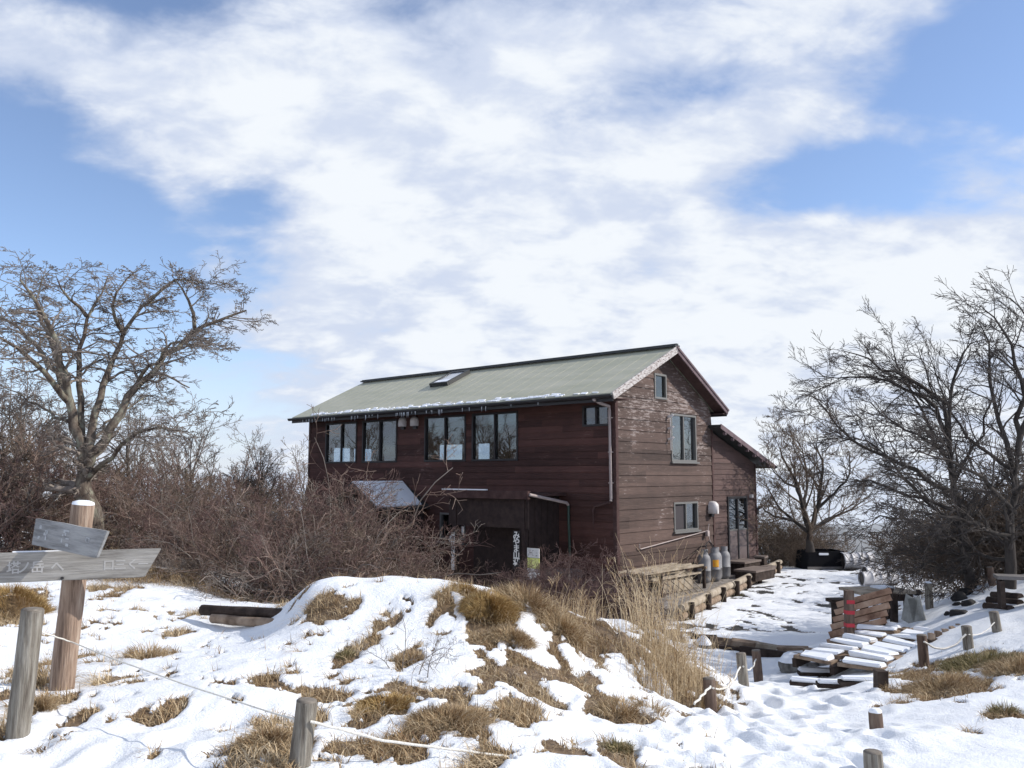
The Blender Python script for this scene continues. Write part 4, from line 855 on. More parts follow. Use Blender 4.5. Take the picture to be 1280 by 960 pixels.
def blades(name, P, H, lean, width, tint, m, seed=0, k=4, droop=1.0, parent=None):
    """ribbon blades: root points P, heights H, lean vectors (x,y), curving over"""
    rs = np.random.RandomState(seed); n = len(P); P = np.asarray(P); T = np.linspace(0, 1, k)
    az = rs.uniform(0, 2*np.pi, n); wx, wy = np.cos(az), np.sin(az)
    X = P[:, 0, None]+lean[:, 0, None]*(T[None]**1.6)*H[:, None]; Y = P[:, 1, None]+lean[:, 1, None]*(T[None]**1.6)*H[:, None]
    ll = np.linalg.norm(lean, axis=1)[:, None]; Z = P[:, 2, None]+H[:, None]*(T[None]-droop*.55*np.minimum(ll, 1.4)*T[None]**2.6)
    W = width[:, None]*(1-T[None]**2*.9)
    V = np.empty((n, k, 2, 3)); V[:, :, 0, 0] = X-wx[:, None]*W; V[:, :, 1, 0] = X+wx[:, None]*W; V[:, :, 0, 1] = Y-wy[:, None]*W; V[:, :, 1, 1] = Y+wy[:, None]*W; V[:, :, :, 2] = Z[:, :, None]
    idx = np.arange(n*k*2).reshape(n, k, 2); Q = np.stack([idx[:, :-1, 0], idx[:, :-1, 1], idx[:, 1:, 1], idx[:, 1:, 0]], -1).reshape(-1, 4)
    me = np_mesh(name, V.reshape(-1, 3), quads=Q); a = me.attributes.new('tint', 'FLOAT', 'POINT'); a.data.foreach_set('value', np.repeat(tint, k*2).astype(np.float32))
    return link_mesh(name, me, m, parent)
rs = np.random.RandomState(77)
n = 800000; X = rs.uniform(-7, 8.5, n); Y = 4.0+9.5*rs.rand(n)**1.25
keep = (np.abs(X/Y) < .72); X, Y = X[keep], Y[keep]; b = bare(X, Y); keep = (b > .45) & (rs.rand(len(b)) < .25+b*.75); X, Y, b = X[keep], Y[keep], b[keep]
cl = fbm(X*5, Y*5, 3, 50.); keep = rs.rand(len(X)) < np.clip((cl-.28)*2.6, .06, 1)*.9; X, Y, cl = X[keep], Y[keep], cl[keep]
Z = zfull(X, Y)-.03; n = len(X)
big = fbm(X*.9, Y*.9, 2, 13.); H = rs.uniform(.03, .12, n)*(.6+1.1*big)*(.6+.8*cl)
gx = np.gradient; th = rs.uniform(0, 2*np.pi, n); flow = fbm(X*1.3, Y*1.3, 2, 90.)*6.28
lean = np.stack([np.cos(flow)*.5+np.cos(th)*.75, np.sin(flow)*.5-.35+np.sin(th)*.75], 1)*rs.uniform(.5, 1.8, (n, 1))
tint = np.clip(.27+.75*fbm(X*2.3, Y*2.3, 3, 70.)+rs.normal(0, .22, n)-.12, 0, 1)
o = blades('dry_grass', np.stack([X, Y, Z], 1), H, lean, rs.uniform(.0016, .0038, n), tint, M['grass'], 1); tag(o, 'short brown dry grass showing where the snow has melted', 'grass', kind='stuff')
print('grass blades', n)

def tussock(px, py, rx, n, h, m, seed, nm='grass_tussock', label='', group=None, dz=0.0, wob=1.0, wd=(.0016, .004), droop=1.0, Y=None, core=True):
    p = hit(px, py) if Y is None else at(px, py, Y); r_ = np.random.RandomState(seed); rx = rx*p.y/F_PX
    a = r_.uniform(0, 2*np.pi, n); q = np.sqrt(r_.rand(n)); x = np.cos(a)*q*rx; y = np.sin(a)*q*rx*.9
    zz = zfull(x+p.x, y+p.y)-gz(p.x, p.y); z = zz+dz*(1-q**2)-.02
    H = h*r_.uniform(.5, 1.1, n)*(1-.35*q); le = np.stack([np.cos(a)*q, np.sin(a)*q-.1], 1)*r_.uniform(.5, 1.5, (n, 1))+r_.normal(0, .35, (n, 2))*wob
    t = np.clip(.5+r_.normal(0, .25, n)+.25*(fbm(x*6+seed, y*6, 2)-.5), 0, 1)
    o = blades(nm, np.stack([x, y, z], 1), H, le, r_.uniform(*wd, n), t, m, seed, droop=droop); o.location = (p.x, p.y, gz(p.x, p.y)); tag(o, label, 'grass tuft', group)
    if core and dz > .05:
        mb = MB(); R = []; K = 20
        vs = []; fs = []
        for i in range(7):
            u = i/6
            for j in range(K):
                w = 2*math.pi*j/K; rr_ = rx*u*(.98+.12*math.sin(3*w+seed)); xx, yy = math.cos(w)*rr_, math.sin(w)*rr_*.9
                vs.append((xx, yy, float(zfull(np.array([xx+p.x]), np.array([yy+p.y]))[0])-gz(p.x, p.y)+dz*(1-u*u)-.05-.1*(u == 1)))
        for i in range(6):
            for j in range(K): fs.append((i*K+j, i*K+(j+1) % K, (i+1)*K+(j+1) % K, (i+1)*K+j))
        mb.add(vs, fs, True); c = mb.build('root_mat', M['turf'], o)
    return o
M['turf'] = noisy('turf', [(.08, .05, .028), (.22, .15, .08)], 14, bump=.8)
tussock(12, 768, 46, 3600, .16, M['grass_gold'], 1, label='golden-brown grass mound by the left edge behind the post', dz=.25)
tussock(612, 768, 34, 5200, .17, M['grass_gold'], 2, label='big golden grass hummock on top of the mound', dz=.09)
tussock(640, 800, 26, 2400, .16, M['grass'], 3, label='brown grass clump sliding down the flank of the mound', dz=.05, group=None)
tussock(660, 762, 34, 2200, .30, M['grass'], 4, label='pale wispy grass clump on the right shoulder of the mound', dz=.05)
tussock(700, 785, 30, 1800, .26, M['grass'], 5, label='pale straw grass clump below the entrance shrubs', dz=.02)
tussock(580, 742, 15, 900, .12, M['grass_gold'], 6, label='small golden tuft at the crest of the mound')
tussock(48, 888, 17, 900, .16, M['grass'], 7, label='rounded dry tuft at the foot of the leftmost post', dz=.03)
tussock(60, 850, 22, 700, .34, M['grass'], 8, label='tall dry grass tuft between the leftmost post and the signpost')
tussock(182, 828, 22, 420, .24, M['grass'], 9, label='wispy dry tuft right of the signpost foot')
tussock(432, 820, 9, 260, .15, M['grass_green'], 10, label='small upright tuft alone on the snowy mound face')
tussock(775, 935, 13, 520, .14, M['grass_green'], 11, label='mossy tuft covering the sunken stake at the bottom edge')
tussock(772, 895, 22, 520, .26, M['grass'], 12, label='pale wiry tuft on the snow above the sunken stake')
tussock(812, 893, 20, 260, .24, M['grass'], 13, label='thin pale tuft beside the path left of the first rope post')
tussock(1180, 858, 40, 2600, .20, M['grass'], 14, label='large brown grass patch right of the boardwalk', dz=.04)
tussock(1225, 832, 44, 2600, .22, M['grass_green'], 15, label='olive and brown grass bank below the slanting grey post', dz=.03)
tussock(1272, 842, 36, 2000, .24, M['grass'], 16, label='reddish dry grass at the right edge of the photo', dz=.03)
tussock(1255, 892, 14, 420, .16, M['grass_green'], 17, label='small green-brown tuft on the snow at lower right')
tussock(512, 820, 15, 420, .14, M['grass'], 18, label='brown tuft under the little bare shrub on the mound')
tussock(335, 930, 26, 1800, .14, M['grass'], 19, label='thick brown tuft left of the middle foreground post', dz=.03)
tussock(560, 905, 46, 3600, .15, M['grass'], 20, label='broad flattened straw clump at the foot of the mound', dz=.02)
tussock(480, 880, 34, 1800, .10, M['grass_gold'], 21, label='olive-brown mat of grass low on the mound face', dz=.02)
tussock(735, 770, 30, 1500, .34, M['grass'], 22, label='long bleached grass leaning right behind the mound', dz=.02)
# the stand of tall straw-coloured stalks right of the mound
def reeds(nm, x0, x1, py, Y0, Y1, n, h, seed, label, lean=(.05, 0)):
    r_ = np.random.RandomState(seed); px = r_.normal((x0+x1)/2, (x1-x0)/3.2, n); Y = r_.uniform(Y0, Y1, n); X = np.array([ray(a, 600).x/ray(a, 600).y for a in px])*Y; c = (X.mean(), Y.mean()); zc = gz(*c)
    Z = zfull(X, Y)-zc-.03; H = h*r_.uniform(.45, 1.08, n)*(1-.25*np.abs(px-(x0+x1)/2)/(x1-x0)*2*.6); ch = []
    for i in range(n):
        az = r_.uniform(0, 6.28); l = r_.uniform(.02, .30); k = 8; T = np.linspace(0, 1, k); dr = r_.rand()**3*.45
        P = np.stack([X[i]-c[0]+(math.cos(az)*l+lean[0])*H[i]*T**1.8+math.cos(az)*dr*H[i]*T**5, Y[i]-c[1]+(math.sin(az)*l+lean[1])*H[i]*T**1.8, Z[i]+H[i]*(T-dr*.75*T**5)], 1)
        ch.append((P, np.linspace(.0026, .0010, k)*r_.uniform(.8, 1.3)))
        if r_.rand() < .55:    # a side blade that bends over
            j = r_.randint(2, 5); L = H[i]*r_.uniform(.2, .4); az2 = r_.uniform(0, 6.28); t = np.linspace(0, 1, 5)
            ch.append((P[j]+np.stack([math.cos(az2)*L*.6*t, math.sin(az2)*L*.6*t, L*(t*.7-1.0*t**2.2)], 1), np.linspace(.0024, .0007, 5)))
        if r_.rand() < .18:
            for q in range(5):
                az2 = r_.uniform(0, 6.28); t = np.linspace(0, 1, 4); L = .14; ch.append((P[-1]+np.stack([math.cos(az2)*L*.45*t, math.sin(az2)*L*.45*t, L*(t-.4*t*t)], 1), np.full(4, .0014)))
    me = chains_mesh(nm, ch); a = me.attributes.new('tint', 'FLOAT', 'POINT'); v = np.clip(np.random.RandomState(seed).normal(.7, .1, 1)[0]+(fbm(np.arange(len(me.vertices))/40., np.zeros(len(me.vertices)), 2)-.5)*1.1, 0, 1); a.data.foreach_set('value', v.astype(np.float32))
    o = link_mesh(nm, me, M['grass']); o.location = (c[0], c[1], zc); tag(o, label, 'tall grass'); return o
reeds('tall_grass', 790, 870, 850, 8.9, 10.2, 150, 1.38, 51, 'stand of tall straw-coloured stalks beside the snowy hollow')
reeds('tall_grass', 765, 830, 800, 10.6, 11.8, 90, .95, 52, 'bleached arching stalks between the entrance shrubs and the straw stand', lean=(-.12, 0))
reeds('tall_grass', 830, 890, 860, 8.7, 10.0, 170, .6, 53, 'shorter dense straw on the right flank of the tall stand', lean=(.15, 0))
reeds('tall_grass', 790, 860, 870, 8.6, 9.6, 300, .5, 54, 'knee-high straw in the foot of the tall stand')
reeds('tall_grass', 680, 760, 780, 10.2, 11.4, 170, .42, 55, 'low bleached stalks on the back of the mound', lean=(.2, 0))
reeds('tall_grass', 60, 140, 700, 14, 15.5, 160, .8, 56, 'dry stalks along the foot of the wood behind the signpost')
# little bare shrub on the mound
sb = gen_bush(501, .42, (M['twig_grey'], M['twig_grey']), 'tiny leafless grey shrub on the snowy mound face', None, 'small_shrub', 6, .8, .0016, 2, rk=.28); p = hit(514, 842); sb.location = (p.x, p.y, p.z-.02)
for k in ('group',): 
    if k in sb: del sb[k]

# ------------------------------------------------------------------ posts, ropes, signs, timber
M['post_grey'] = noisy('weathered_post', [(.07, .055, .045), (.20, .18, .15), (.33, .31, .27)], 7, (5, 5, .5), bump=.9, spec=.15)
M['post_brown'] = noisy('brown_post', [(.055, .038, .03), (.13, .09, .07), (.19, .145, .115)], 5, (3, 3, .6), bump=.5, spec=.15)
M['post_warm'] = noisy('warm_post', [(.13, .085, .062), (.30, .215, .16), (.42, .33, .26)], 6, (6, 6, .4), bump=.9, spec=.15)
M['post_end'] = noisy('end_grain', [(.10, .085, .07), (.24, .21, .175)], 20)
M['rope'] = noisy('pale_rope', [(.66, .62, .54), (.82, .8, .75)], 60, bump=.6)
M['timber'] = noisy('split_timber', [(.09, .06, .042), (.24, .175, .125), (.36, .28, .21)], 5, (1, 1, 1), bump=.6, spec=.15)
M['timber_pale'] = noisy('bleached_timber', [(.18, .145, .105), (.36, .30, .23), (.46, .40, .32)], 4, bump=.4, spec=.15)
M['timber_dark'] = noisy('dark_timber', [(.018, .013, .011), (.045, .032, .026), (.075, .057, .047)], 6, bump=.6, spec=.15)
M['board_grey'] = noisy('weathered_board', [(.17, .155, .14), (.31, .295, .27), (.40, .38, .355)], 3, (.8, 9, 9), bump=.6, spec=.15)
M['board_dark'] = noisy('slate_grey_board', [(.13, .13, .13), (.27, .27, .27), (.37, .37, .36)], 3, (.9, 6, 6), bump=.6, spec=.15)
M['black_stone'] = noisy('black_stone', [(.010, .010, .011), (.03, .028, .028)], 8, bump=.8)
M['stone'] = noisy('stone', [(.06, .055, .05), (.17, .16, .145), (.28, .27, .25)], 8, bump=.8)
M['red_tape'] = mat('red_tape', (.42, .02, .035), .5)

def post(px0, py0, px1, py1, Y, w, m='post_grey', label='', sides=12, cap=None, dY=0.0, moss=False, group=None, r=None):
    top = at(px0, py0, Y+dY); base = at(px1, py1, Y); g0 = gz(base.x, base.y); d = base-top; base = base+d.normalized()*max(.25, (base.z-g0)/max(.2, -d.normalized().z)+.2)
    r = r or w*Y/F_PX/2; o = empty('wooden_post', (base.x, base.y, base.z)); tag(o, label, 'post', group)
    mb = MB(); k = 7; pts = [Vector((0, 0, 0)).lerp(top-base, i/(k-1)) for i in range(k)]; rs_ = [r*(1.04-.05*i/(k-1)+random.uniform(-.02, .02)) for i in range(k)]
    if sides == 4: mb.bar(pts[0], pts[-1], r*1.8, r*1.8, up=(0, 1, 0))
    else: mb.tube(pts, rs_, sides, cap=False, wob=.012)
    mb.build('shaft', M[m], o)
    ax = (top-base).normalized(); t0 = top-base
    if sides != 4:
        mb = MB(); mb.tube([t0-ax*.01, t0+ax*r*.10, t0+ax*r*.16], [r*.985, r*.90, r*.6], sides, wob=.02); mb.build('end_grain', M['post_end'], o)
    if cap:
        mb = MB(); mb.tube([t0-ax*.0, t0+ax*.015, t0+ax*.03], [r*.95, r*.9, r*.5], sides if sides > 4 else 8, wob=.05); mb.build('snow_cap', M['snow_prop'], o)
    return o, top, base
def rope(name_pts, r, label, sag=0.0, group=None, seg=14):
    P = []
    for a, b, s_ in name_pts:
        for i in range(seg+1):
            if P and i == 0: continue
            t = i/seg; p = Vector(a).lerp(Vector(b), t); p.z -= s_*4*t*(1-t); p.x += math.sin(t*19)*r*.8; P.append(p)
    o = P[0].copy(); mb = MB(); mb.tube([p-o for p in P], r, 7); ob = mb.build('rope', M['rope'], None); ob.location = o; tag(ob, label, 'rope', group); return ob
random.seed(31)
post(41, 762, 22, 918, 5.45, 26, 'post_grey', 'grey round post at the far left, warm brown at its foot')
post(384, 876, 372, 975, 4.75, 26, 'post_grey', 'grey round post standing at the bottom edge below the mound')
post(773, 932, 781, 968, 5.75, 20, 'post_brown', 'mossy sunken stake at the bottom edge right of the mound')
post(1091, 940, 1093, 980, 5.6, 22, 'post_grey', 'stubby snow-topped post cut by the bottom edge on the path')
post(1094, 890, 1096, 914, 7.2, 16, 'post_brown', 'short square-cut stub standing alone in the path snow', cap=True)
P7 = post(886, 848, 889, 889, 8.75, 15, 'post_brown', 'brown rope post nearest the tall straw stand')
P8 = post(926, 817, 931, 868, 10.9, 12.5, 'post_grey', 'tallest grey rope post of the three left of the path')
P9 = post(945, 813, 948, 848, 12.9, 11, 'post_brown', 'mossy rope post closest to the retaining logs')
post(1101, 838, 1101, 866, 9.6, 15, 'timber_dark', 'dark square post at the near corner of the boardwalk', sides=4, r=.066)
P11 = post(1152, 794, 1156, 838, 11.0, 12, 'post_brown', 'dark brown rope post right of the boardwalk', r=.062)
P12 = post(1208, 783, 1212, 822, 11.2, 12, 'post_grey', 'grey rope post rising from the grass bank')
P13 = post(1242, 765, 1249, 802, 11.6, 11, 'post_grey', 'slanting grey post highest on the snowy bank')
post(1160, 729, 1163, 778, 14.4, 10, 'post_grey', 'slim grey post with a flat top on the shaded slope', cap=True, r=.062)
post(1117, 742, 1118, 792, 14.6, 8, 'timber_dark', 'dark square post at the right end of the pallet', sides=4, r=.055)
post(1237, 709, 1241, 732, 14.5, 8, 'post_brown', 'small brown post beneath the leaning tree')
so_, st_, sb_ = post(1061, 738, 1062, 815, 13.3, 9.5, 'post_brown', 'square brown post with red bands in front of the pallet', sides=4, r=.066)
dv = st_-sb_; axn = dv.normalized()
for py in (752, 765, 781, 801):
    p = at(1061.5, py, 13.3)-sb_; mb = MB(); mb.bar(p-axn*.028, p+axn*.028, .124, .124, up=(0, 1, 0)); mb.build('red_band', M['red_tape'], so_)
# ropes
SY = 6.62
rope([(at(45, 788, 5.42), at(88, 802, SY-.10), .0), (at(88, 802, SY-.10), at(378, 902, 4.70), .02)], .0052, 'pale rope running from the signpost down to the middle foreground post')
rope([(at(388, 902, 4.70), at(480, 926, 4.85), .0), (at(480, 926, 4.85), at(620, 944, 5.1), .0), (at(620, 944, 5.1), at(776, 958, 5.72), .01)], .0078, 'thick white rope lying across the foot of the mound')
rope([(at(888, 858, 8.66), at(868, 880, 8.3), .0)], .011, 'frayed rope end hanging left of the brown rope post')
rope([(at(891, 860, 8.68), at(925, 834, 10.8), .10)], .011, 'sagging rope between the brown post and the tall grey post')
rope([(at(929, 833, 10.82), at(945, 824, 12.85), .09)], .011, 'short sagging rope between the grey post and the mossy post')
rope([(at(1155, 802, 10.93), at(1207, 793, 11.13), .13)], .012, 'thick sagging rope between the two posts right of the boardwalk')
rope([(at(1211, 793, 11.13), at(1243, 778, 11.53), .06)], .007, 'thin slack rope up to the slanting grey post')

# signpost
sg = empty('signpost', at(78, 855, 6.7)); tag(sg, 'leaning wooden signpost with two weathered arrow boards, left foreground', 'signpost'); O = sg.location.copy()
top = at(104, 631, 6.68); base = at(77, 862, 6.7); r = .088
mb = MB(); k = 8; mb.tube([(base-O-(top-base).normalized()*.3).lerp(top-O, i/(k-1)) for i in range(k)], [r*(1.05-.08*i/(k-1)) for i in range(k)], 9, cap=True, wob=.03); mb.build('post', M['post_warm'], sg)
ax = (top-base).normalized(); mb = MB(); mb.tube([top-O+ax*.002, top-O+ax*.022, top-O+ax*.034], [r*.98, r*.86, r*.5], 10, wob=.04); mb.build('snow_cap', M['snow_prop'], sg)
def plank(cent_l, cent_r, hgt, th, m, name, tipr=0.0, tipl=0.0, tilt=0.0):
    a, b = Vector(cent_l), Vector(cent_r); x = (b-a).normalized(); n_ = Vector((0, -1, 0)); n_ = (n_-x*n_.dot(x)).normalized(); z = x.cross(-n_).normalized(); z = z if z.z > 0 else -z
    L = (b-a).length; mm = Matrix((x, -n_, z)).transposed().to_4x4(); o = empty('tmp'); bpy.data.objects.remove(o)
    v = []; K = 9
    for i in range(K):
        t = i/(K-1)
        for sz in (-1, 1):
            xx = t*L-(tipr if (i == K-1 and sz < 0) else 0)+(tipl if (i == 0 and sz < 0) else 0); zz = sz*hgt/2+random.uniform(-.003, .003)
            v += [(xx, -th/2, zz), (xx, th/2, zz)]
    f = []
    for i in range(K-1):
        q = i*4; w = q+4; f += [(q, w, w+2, q+2), (q+1, q+3, w+3, w+1), (q+2, w+2, w+3, q+3), (q, q+1, w+1, w)]
    f += [(0, 2, 3, 1), ((K-1)*4, (K-1)*4+1, (K-1)*4+3, (K-1)*4+2)]
    mb = MB(); mb.add(v, f); ob = mb.build(name, m, sg, bevel=.004); mm.translation = a-O; ob.matrix_local = mm; return ob, L
b1, L1 = plank(at(-62, 712, 6.26), at(201, 703, 6.70), .215, .035, M['board_grey'], 'arrow_board', tipr=.11)
b2_, L2 = plank(at(44, 664.5, 6.52), at(133, 681.5, 6.18), .20, .03, M['board_dark'], 'small_board', tipr=.07)
mb = MB(); mb.box((L1*.47, .02, .109), (.55, .03, .012), jit=.003); mb.build('snow_line', M['snow_prop'], b1)
def ink(parent, s, x, z, size, m='faded_paint', y=-.0185): return text_mesh('lettering', s, size, M[m], parent, (x, y, z), (rad(90), 0, 0), depth=.0006)
for s_, px in (('塔', 14), ('ノ', 27), ('岳', 43), ('へ', 68)): ink(b1, s_, (px+62)/263*L1, -.035, .095)
for s_, px in (('口', 133), ('三', 148), ('く', 164), ('ー', 178)): ink(b1, s_, (px+62)/263*L1, -.035, .085)
M['faded_dim'] = mat('dim_paint', (.40, .41, .42), .8)
random.seed(4); mb = MB()
for cx in (.10, .17, .44, .50, .78):
    for i in range(5): mb.box((cx*L2+random.uniform(-.02, .02), -.0165, random.uniform(-.05, .05)), (random.uniform(.006, .035), .0015, random.uniform(.006, .03)))
mb.build('worn_lettering', M['faded_dim'], b2_)
mb = MB(); mb.tube([(L1*.52, -.02, -.09), (L1*.52, -.035, -.09)], .012, 8); mb.build('bolt', M['black_frame'], b1)

# logs at the left edge of the mound
def log(a, b, r, m, label, name='log', cap=None, group=None, sides=10):
    a, b = Vector(a), Vector(b); O_ = (a+b)/2; mb = MB(); k = 7; mb.tube([(a-O_).lerp(b-O_, i/(k-1))+Vector((0, 0, random.uniform(-.006, .006))) for i in range(k)], [r*random.uniform(.95, 1.05) for _ in range(k)], sides, wob=.05)
    o = mb.build(name, M[m], None); o.location = O_; tag(o, label, 'log', group)
    if cap:
        mb = MB(); mb.tube([(a-O_).lerp(b-O_, .05+.9*i/5)+Vector((0, 0, r*.75)) for i in range(6)], [r*.3]+[r*random.uniform(.55, .8) for _ in range(4)]+[r*.3], 7, wob=.1); mb.build('snow_cap', M['snow_prop'], o)
    return o
log(at(253, 762, 10.25), at(362, 768, 9.6), .062, 'timber_dark', 'upper dark log half buried left of the mound')
log(at(266, 773, 10.1), at(350, 780, 9.5), .055, 'timber', 'lower brown log beneath the dark one, left of the mound')

# retaining edge of the yard
for i, (x0, y0, x1, y1, Y0, Y1, m) in enumerate([(864, 797, 896, 799, 16.9, 16.7, 'timber_dark'), (890, 799, 921, 803, 16.6, 16.4, 'timber'), (914, 803, 948, 807, 16.3, 16.1, 'timber'), (945, 807, 975, 811, 16.0, 15.9, 'timber_pale'), (972, 811, 1012, 813, 15.8, 15.6, 'timber'), (1005, 815, 1040, 818, 15.5, 15.3, 'timber')]):
    lab = ['darkest timber at the straw end of the yard edge', 'brown timber second from the straw stand on the yard edge', 'reddish split timber in the middle of the yard edge', 'pale orange timber on the yard edge', 'grey-brown timber above the snowy boulder on the yard edge', 'low timber joining the yard edge to the pallet'][i]
    a, b = at(x0, y0, Y0), at(x1, y1, Y1); O_ = (a+b)/2; mb = MB(); mb.bar(a-O_, b-O_, .20, .11, jit=.02); o = mb.build('edge_timber', M[m], None, bevel=.01); o.location = O_; tag(o, lab, 'timber')
for x0, y0, x1, y1, Y0, Y1, lab in [(868, 808, 935, 816, 16.5, 16.0, 'long dark beam under the left half of the yard edge'), (925, 813, 1000, 822, 15.9, 15.3, 'long red-brown beam under the right half of the yard edge')]:
    a, b = at(x0, y0, Y0), at(x1, y1, Y1); O_ = (a+b)/2; mb = MB(); mb.bar(a-O_, b-O_, .16, .16, jit=.015); o = mb.build('edge_beam', M['timber_dark'], None, bevel=.01); o.location = O_; tag(o, lab, 'beam')
def rock(px, py, Y, sx, sy, sz, label, cap=True, m='stone', seed=1, group=None, z=None):
    p = at(px, py, Y); r_ = random.Random(seed); bm = bmesh.new(); bmesh.ops.create_icosphere(bm, subdivisions=3, radius=1)
    for v in bm.verts:
        n_ = v.co.normalized(); q = 1+.22*math.sin(n_.x*3.1+seed)*math.cos(n_.y*2.7+seed*2)+.08*math.sin(n_.z*7+seed*3); v.co = Vector((n_.x*sx*q, n_.y*sy*q, n_.z*sz*q))
    me = bpy.data.meshes.new('rock'); bm.to_mesh(me); bm.free(); me.polygons.foreach_set('use_smooth', [True]*len(me.polygons)); o = link_mesh('rock', me, M[m]); o.location = p; tag(o, label, 'rock', group)
    if cap:
        bm = bmesh.new(); bmesh.ops.create_icosphere(bm, subdivisions=3, radius=1); bmesh.ops.delete(bm, geom=[v for v in bm.verts if v.co.z < .12], context='VERTS')
        for v in bm.verts:
            n_ = v.co.normalized(); q = 1.06+.22*math.sin(n_.x*3.1+seed)*math.cos(n_.y*2.7+seed*2); v.co = Vector((n_.x*sx*q*.97, n_.y*sy*q*.97, n_.z*sz*q*1.12+.015))
        me = bpy.data.meshes.new('snow_cap'); bm.to_mesh(me); bm.free(); me.polygons.foreach_set('use_smooth', [True]*len(me.polygons)); link_mesh('snow_cap', me, M['snow_prop'], o)
    return o
rock(990, 832, 14.6, .21, .2, .17, 'round boulder with a thick white snow cap by the yard edge', seed=2)
rock(1013, 830, 14.6, .13, .14, .14, 'dark stone pressed against the capped boulder', seed=3)
rock(880, 809, 16.3, .17, .16, .15, 'grey stone half under snow at the straw end of the yard edge', seed=5)
rock(1033, 828, 14.5, .14, .14, .12, 'dark stone at the near-left corner of the boardwalk', seed=6)
for i, (px, py, s_, lab) in enumerate([(1207, 741, .12, 'upper black stone on the shaded slope under the trees'), (1200, 749, .14, 'second black stone down the shaded slope'), (1211, 755, .11, 'flat black stone right of the line on the shaded slope'), (1197, 757, .07, 'small black stone left of the flat one on the slope'), (1199, 768, .12, 'larger dark stone low on the shaded slope'), (1186, 769, .07, 'smallest dark stone low on the shaded slope'), (1133, 747, .12, 'dark block behind the pallet post'), (1148, 743, .13, 'dark block left of the slim flat-topped post')]):
    p = hit(px, py); rock(px, py, p.y, s_, s_, s_*.75, lab, cap=False, m='black_stone', seed=10+i)
for i, (x0, y0, x1, y1, lab) in enumerate([(1241, 745, 1276, 748, 'highest dark log step on the right bank'), (1236, 752, 1276, 756, 'thick dark log step on the right bank, second down'), (1232, 759, 1264, 763, 'lowest dark log step on the right bank')]):
    a, b = hit(x0, y0), hit(x1, y1); log(a+Vector((0, 0, .02)), b+Vector((0, 0, .02)), .055, 'timber_dark', lab, 'log_step')

# boardwalk
A = hit(1040, 846); B = hit(1140, 794); A.z = at(1040, 840, A.y).z; dirw = (B-A); Lw = dirw.length; dx_ = dirw.normalized(); side = Vector((0, 0, 1)).cross(dx_).normalized()*-1
bw = empty('boardwalk', A); tag(bw, 'snow-covered plank boardwalk climbing right from the path', 'boardwalk')
random.seed(9)
for col, (s0, s1) in enumerate(((-.62, -.02), (.02, .66))):
    nP = 8
    for i in range(nP):
        t = (i+.5)/nP; c = dx_*(t*Lw+random.uniform(-.02, .02)+(.06 if col else 0))+side*((s0+s1)/2+random.uniform(-.03, .03))+Vector((0, 0, .10+random.uniform(-.012, .012)))
        d_ = side+dx_*random.uniform(-.13, .13)+Vector((0, 0, random.uniform(-.03, .03))); mb = MB(); h = (s1-s0)/2*random.uniform(.92, 1.0); w_ = Lw/nP*random.uniform(.80, .93)
        mb.bar(c-d_*h, c+d_*h, w_, .045, jit=.004); pl_ = mb.build('plank', M['timber'], bw, bevel=.004)
        if random.random() < .9:
            mb = MB(); h2 = h*random.uniform(.72, .99); sh_ = d_*h*random.uniform(-.05, .05); mb.bar(c+sh_-d_*h2+Vector((0, 0, .045)), c+sh_+d_*h2+Vector((0, 0, .045)), w_*random.uniform(.75, 1.1), .06, jit=.028); mb.build('snow_cap', M['snow_prop'], pl_, bevel=.018)
for s0 in (-.6, 0, .66):
    mb = MB(); mb.bar(side*s0+Vector((0, 0, .02)), side*s0+dx_*Lw+Vector((0, 0, .02)), .07, .12, jit=.005); mb.build('stringer', M['timber_dark'], bw)
# loose snowy planks before it
for i, (px, py, lx, ang_) in enumerate([(1003, 833, .5, .2), (1022, 845, .55, .35), (1012, 858, .5, .1), (1052, 860, .6, .3), (1078, 857, .55, .4)]):
    p = hit(px, py); o = empty('loose_plank', p+Vector((0, 0, .03)), ang_-.5); tag(o, ['half-buried snowy plank nearest the capped boulder', 'snowy plank second from the capped boulder', 'flattest snowy plank at the edge of the trodden path', 'snowy plank before the middle of the boardwalk', 'snowy plank beside the dark corner post of the boardwalk'][i], 'plank')
    mb = MB(); mb.box((0, 0, 0), (lx, .17, .05), jit=.004); q = mb.build('board', M['timber_dark'], o, bevel=.005)
    mb = MB(); mb.box((0, 0, .05), (lx*.95, .15, .05), jit=.015); mb.build('snow_cap', M['snow_prop'], q, bevel=.02)
# notched beam behind the rope
a, b = at(1160, 806, 12.2), at(1204, 792, 12.6); o = empty('notched_beam', a); tag(o, 'dark beam with a row of pegs between the two rope posts', 'beam')
mb = MB(); mb.bar((0, 0, 0), b-a, .12, .12, jit=.01); mb.build('beam', M['timber_dark'], o)
for i in range(5): mb = MB(); p = (b-a)*((i+.5)/5)+Vector((0, 0, .10)); mb.box(p, (.07, .08, .09), jit=.01); mb.build('peg', M['timber'], o)

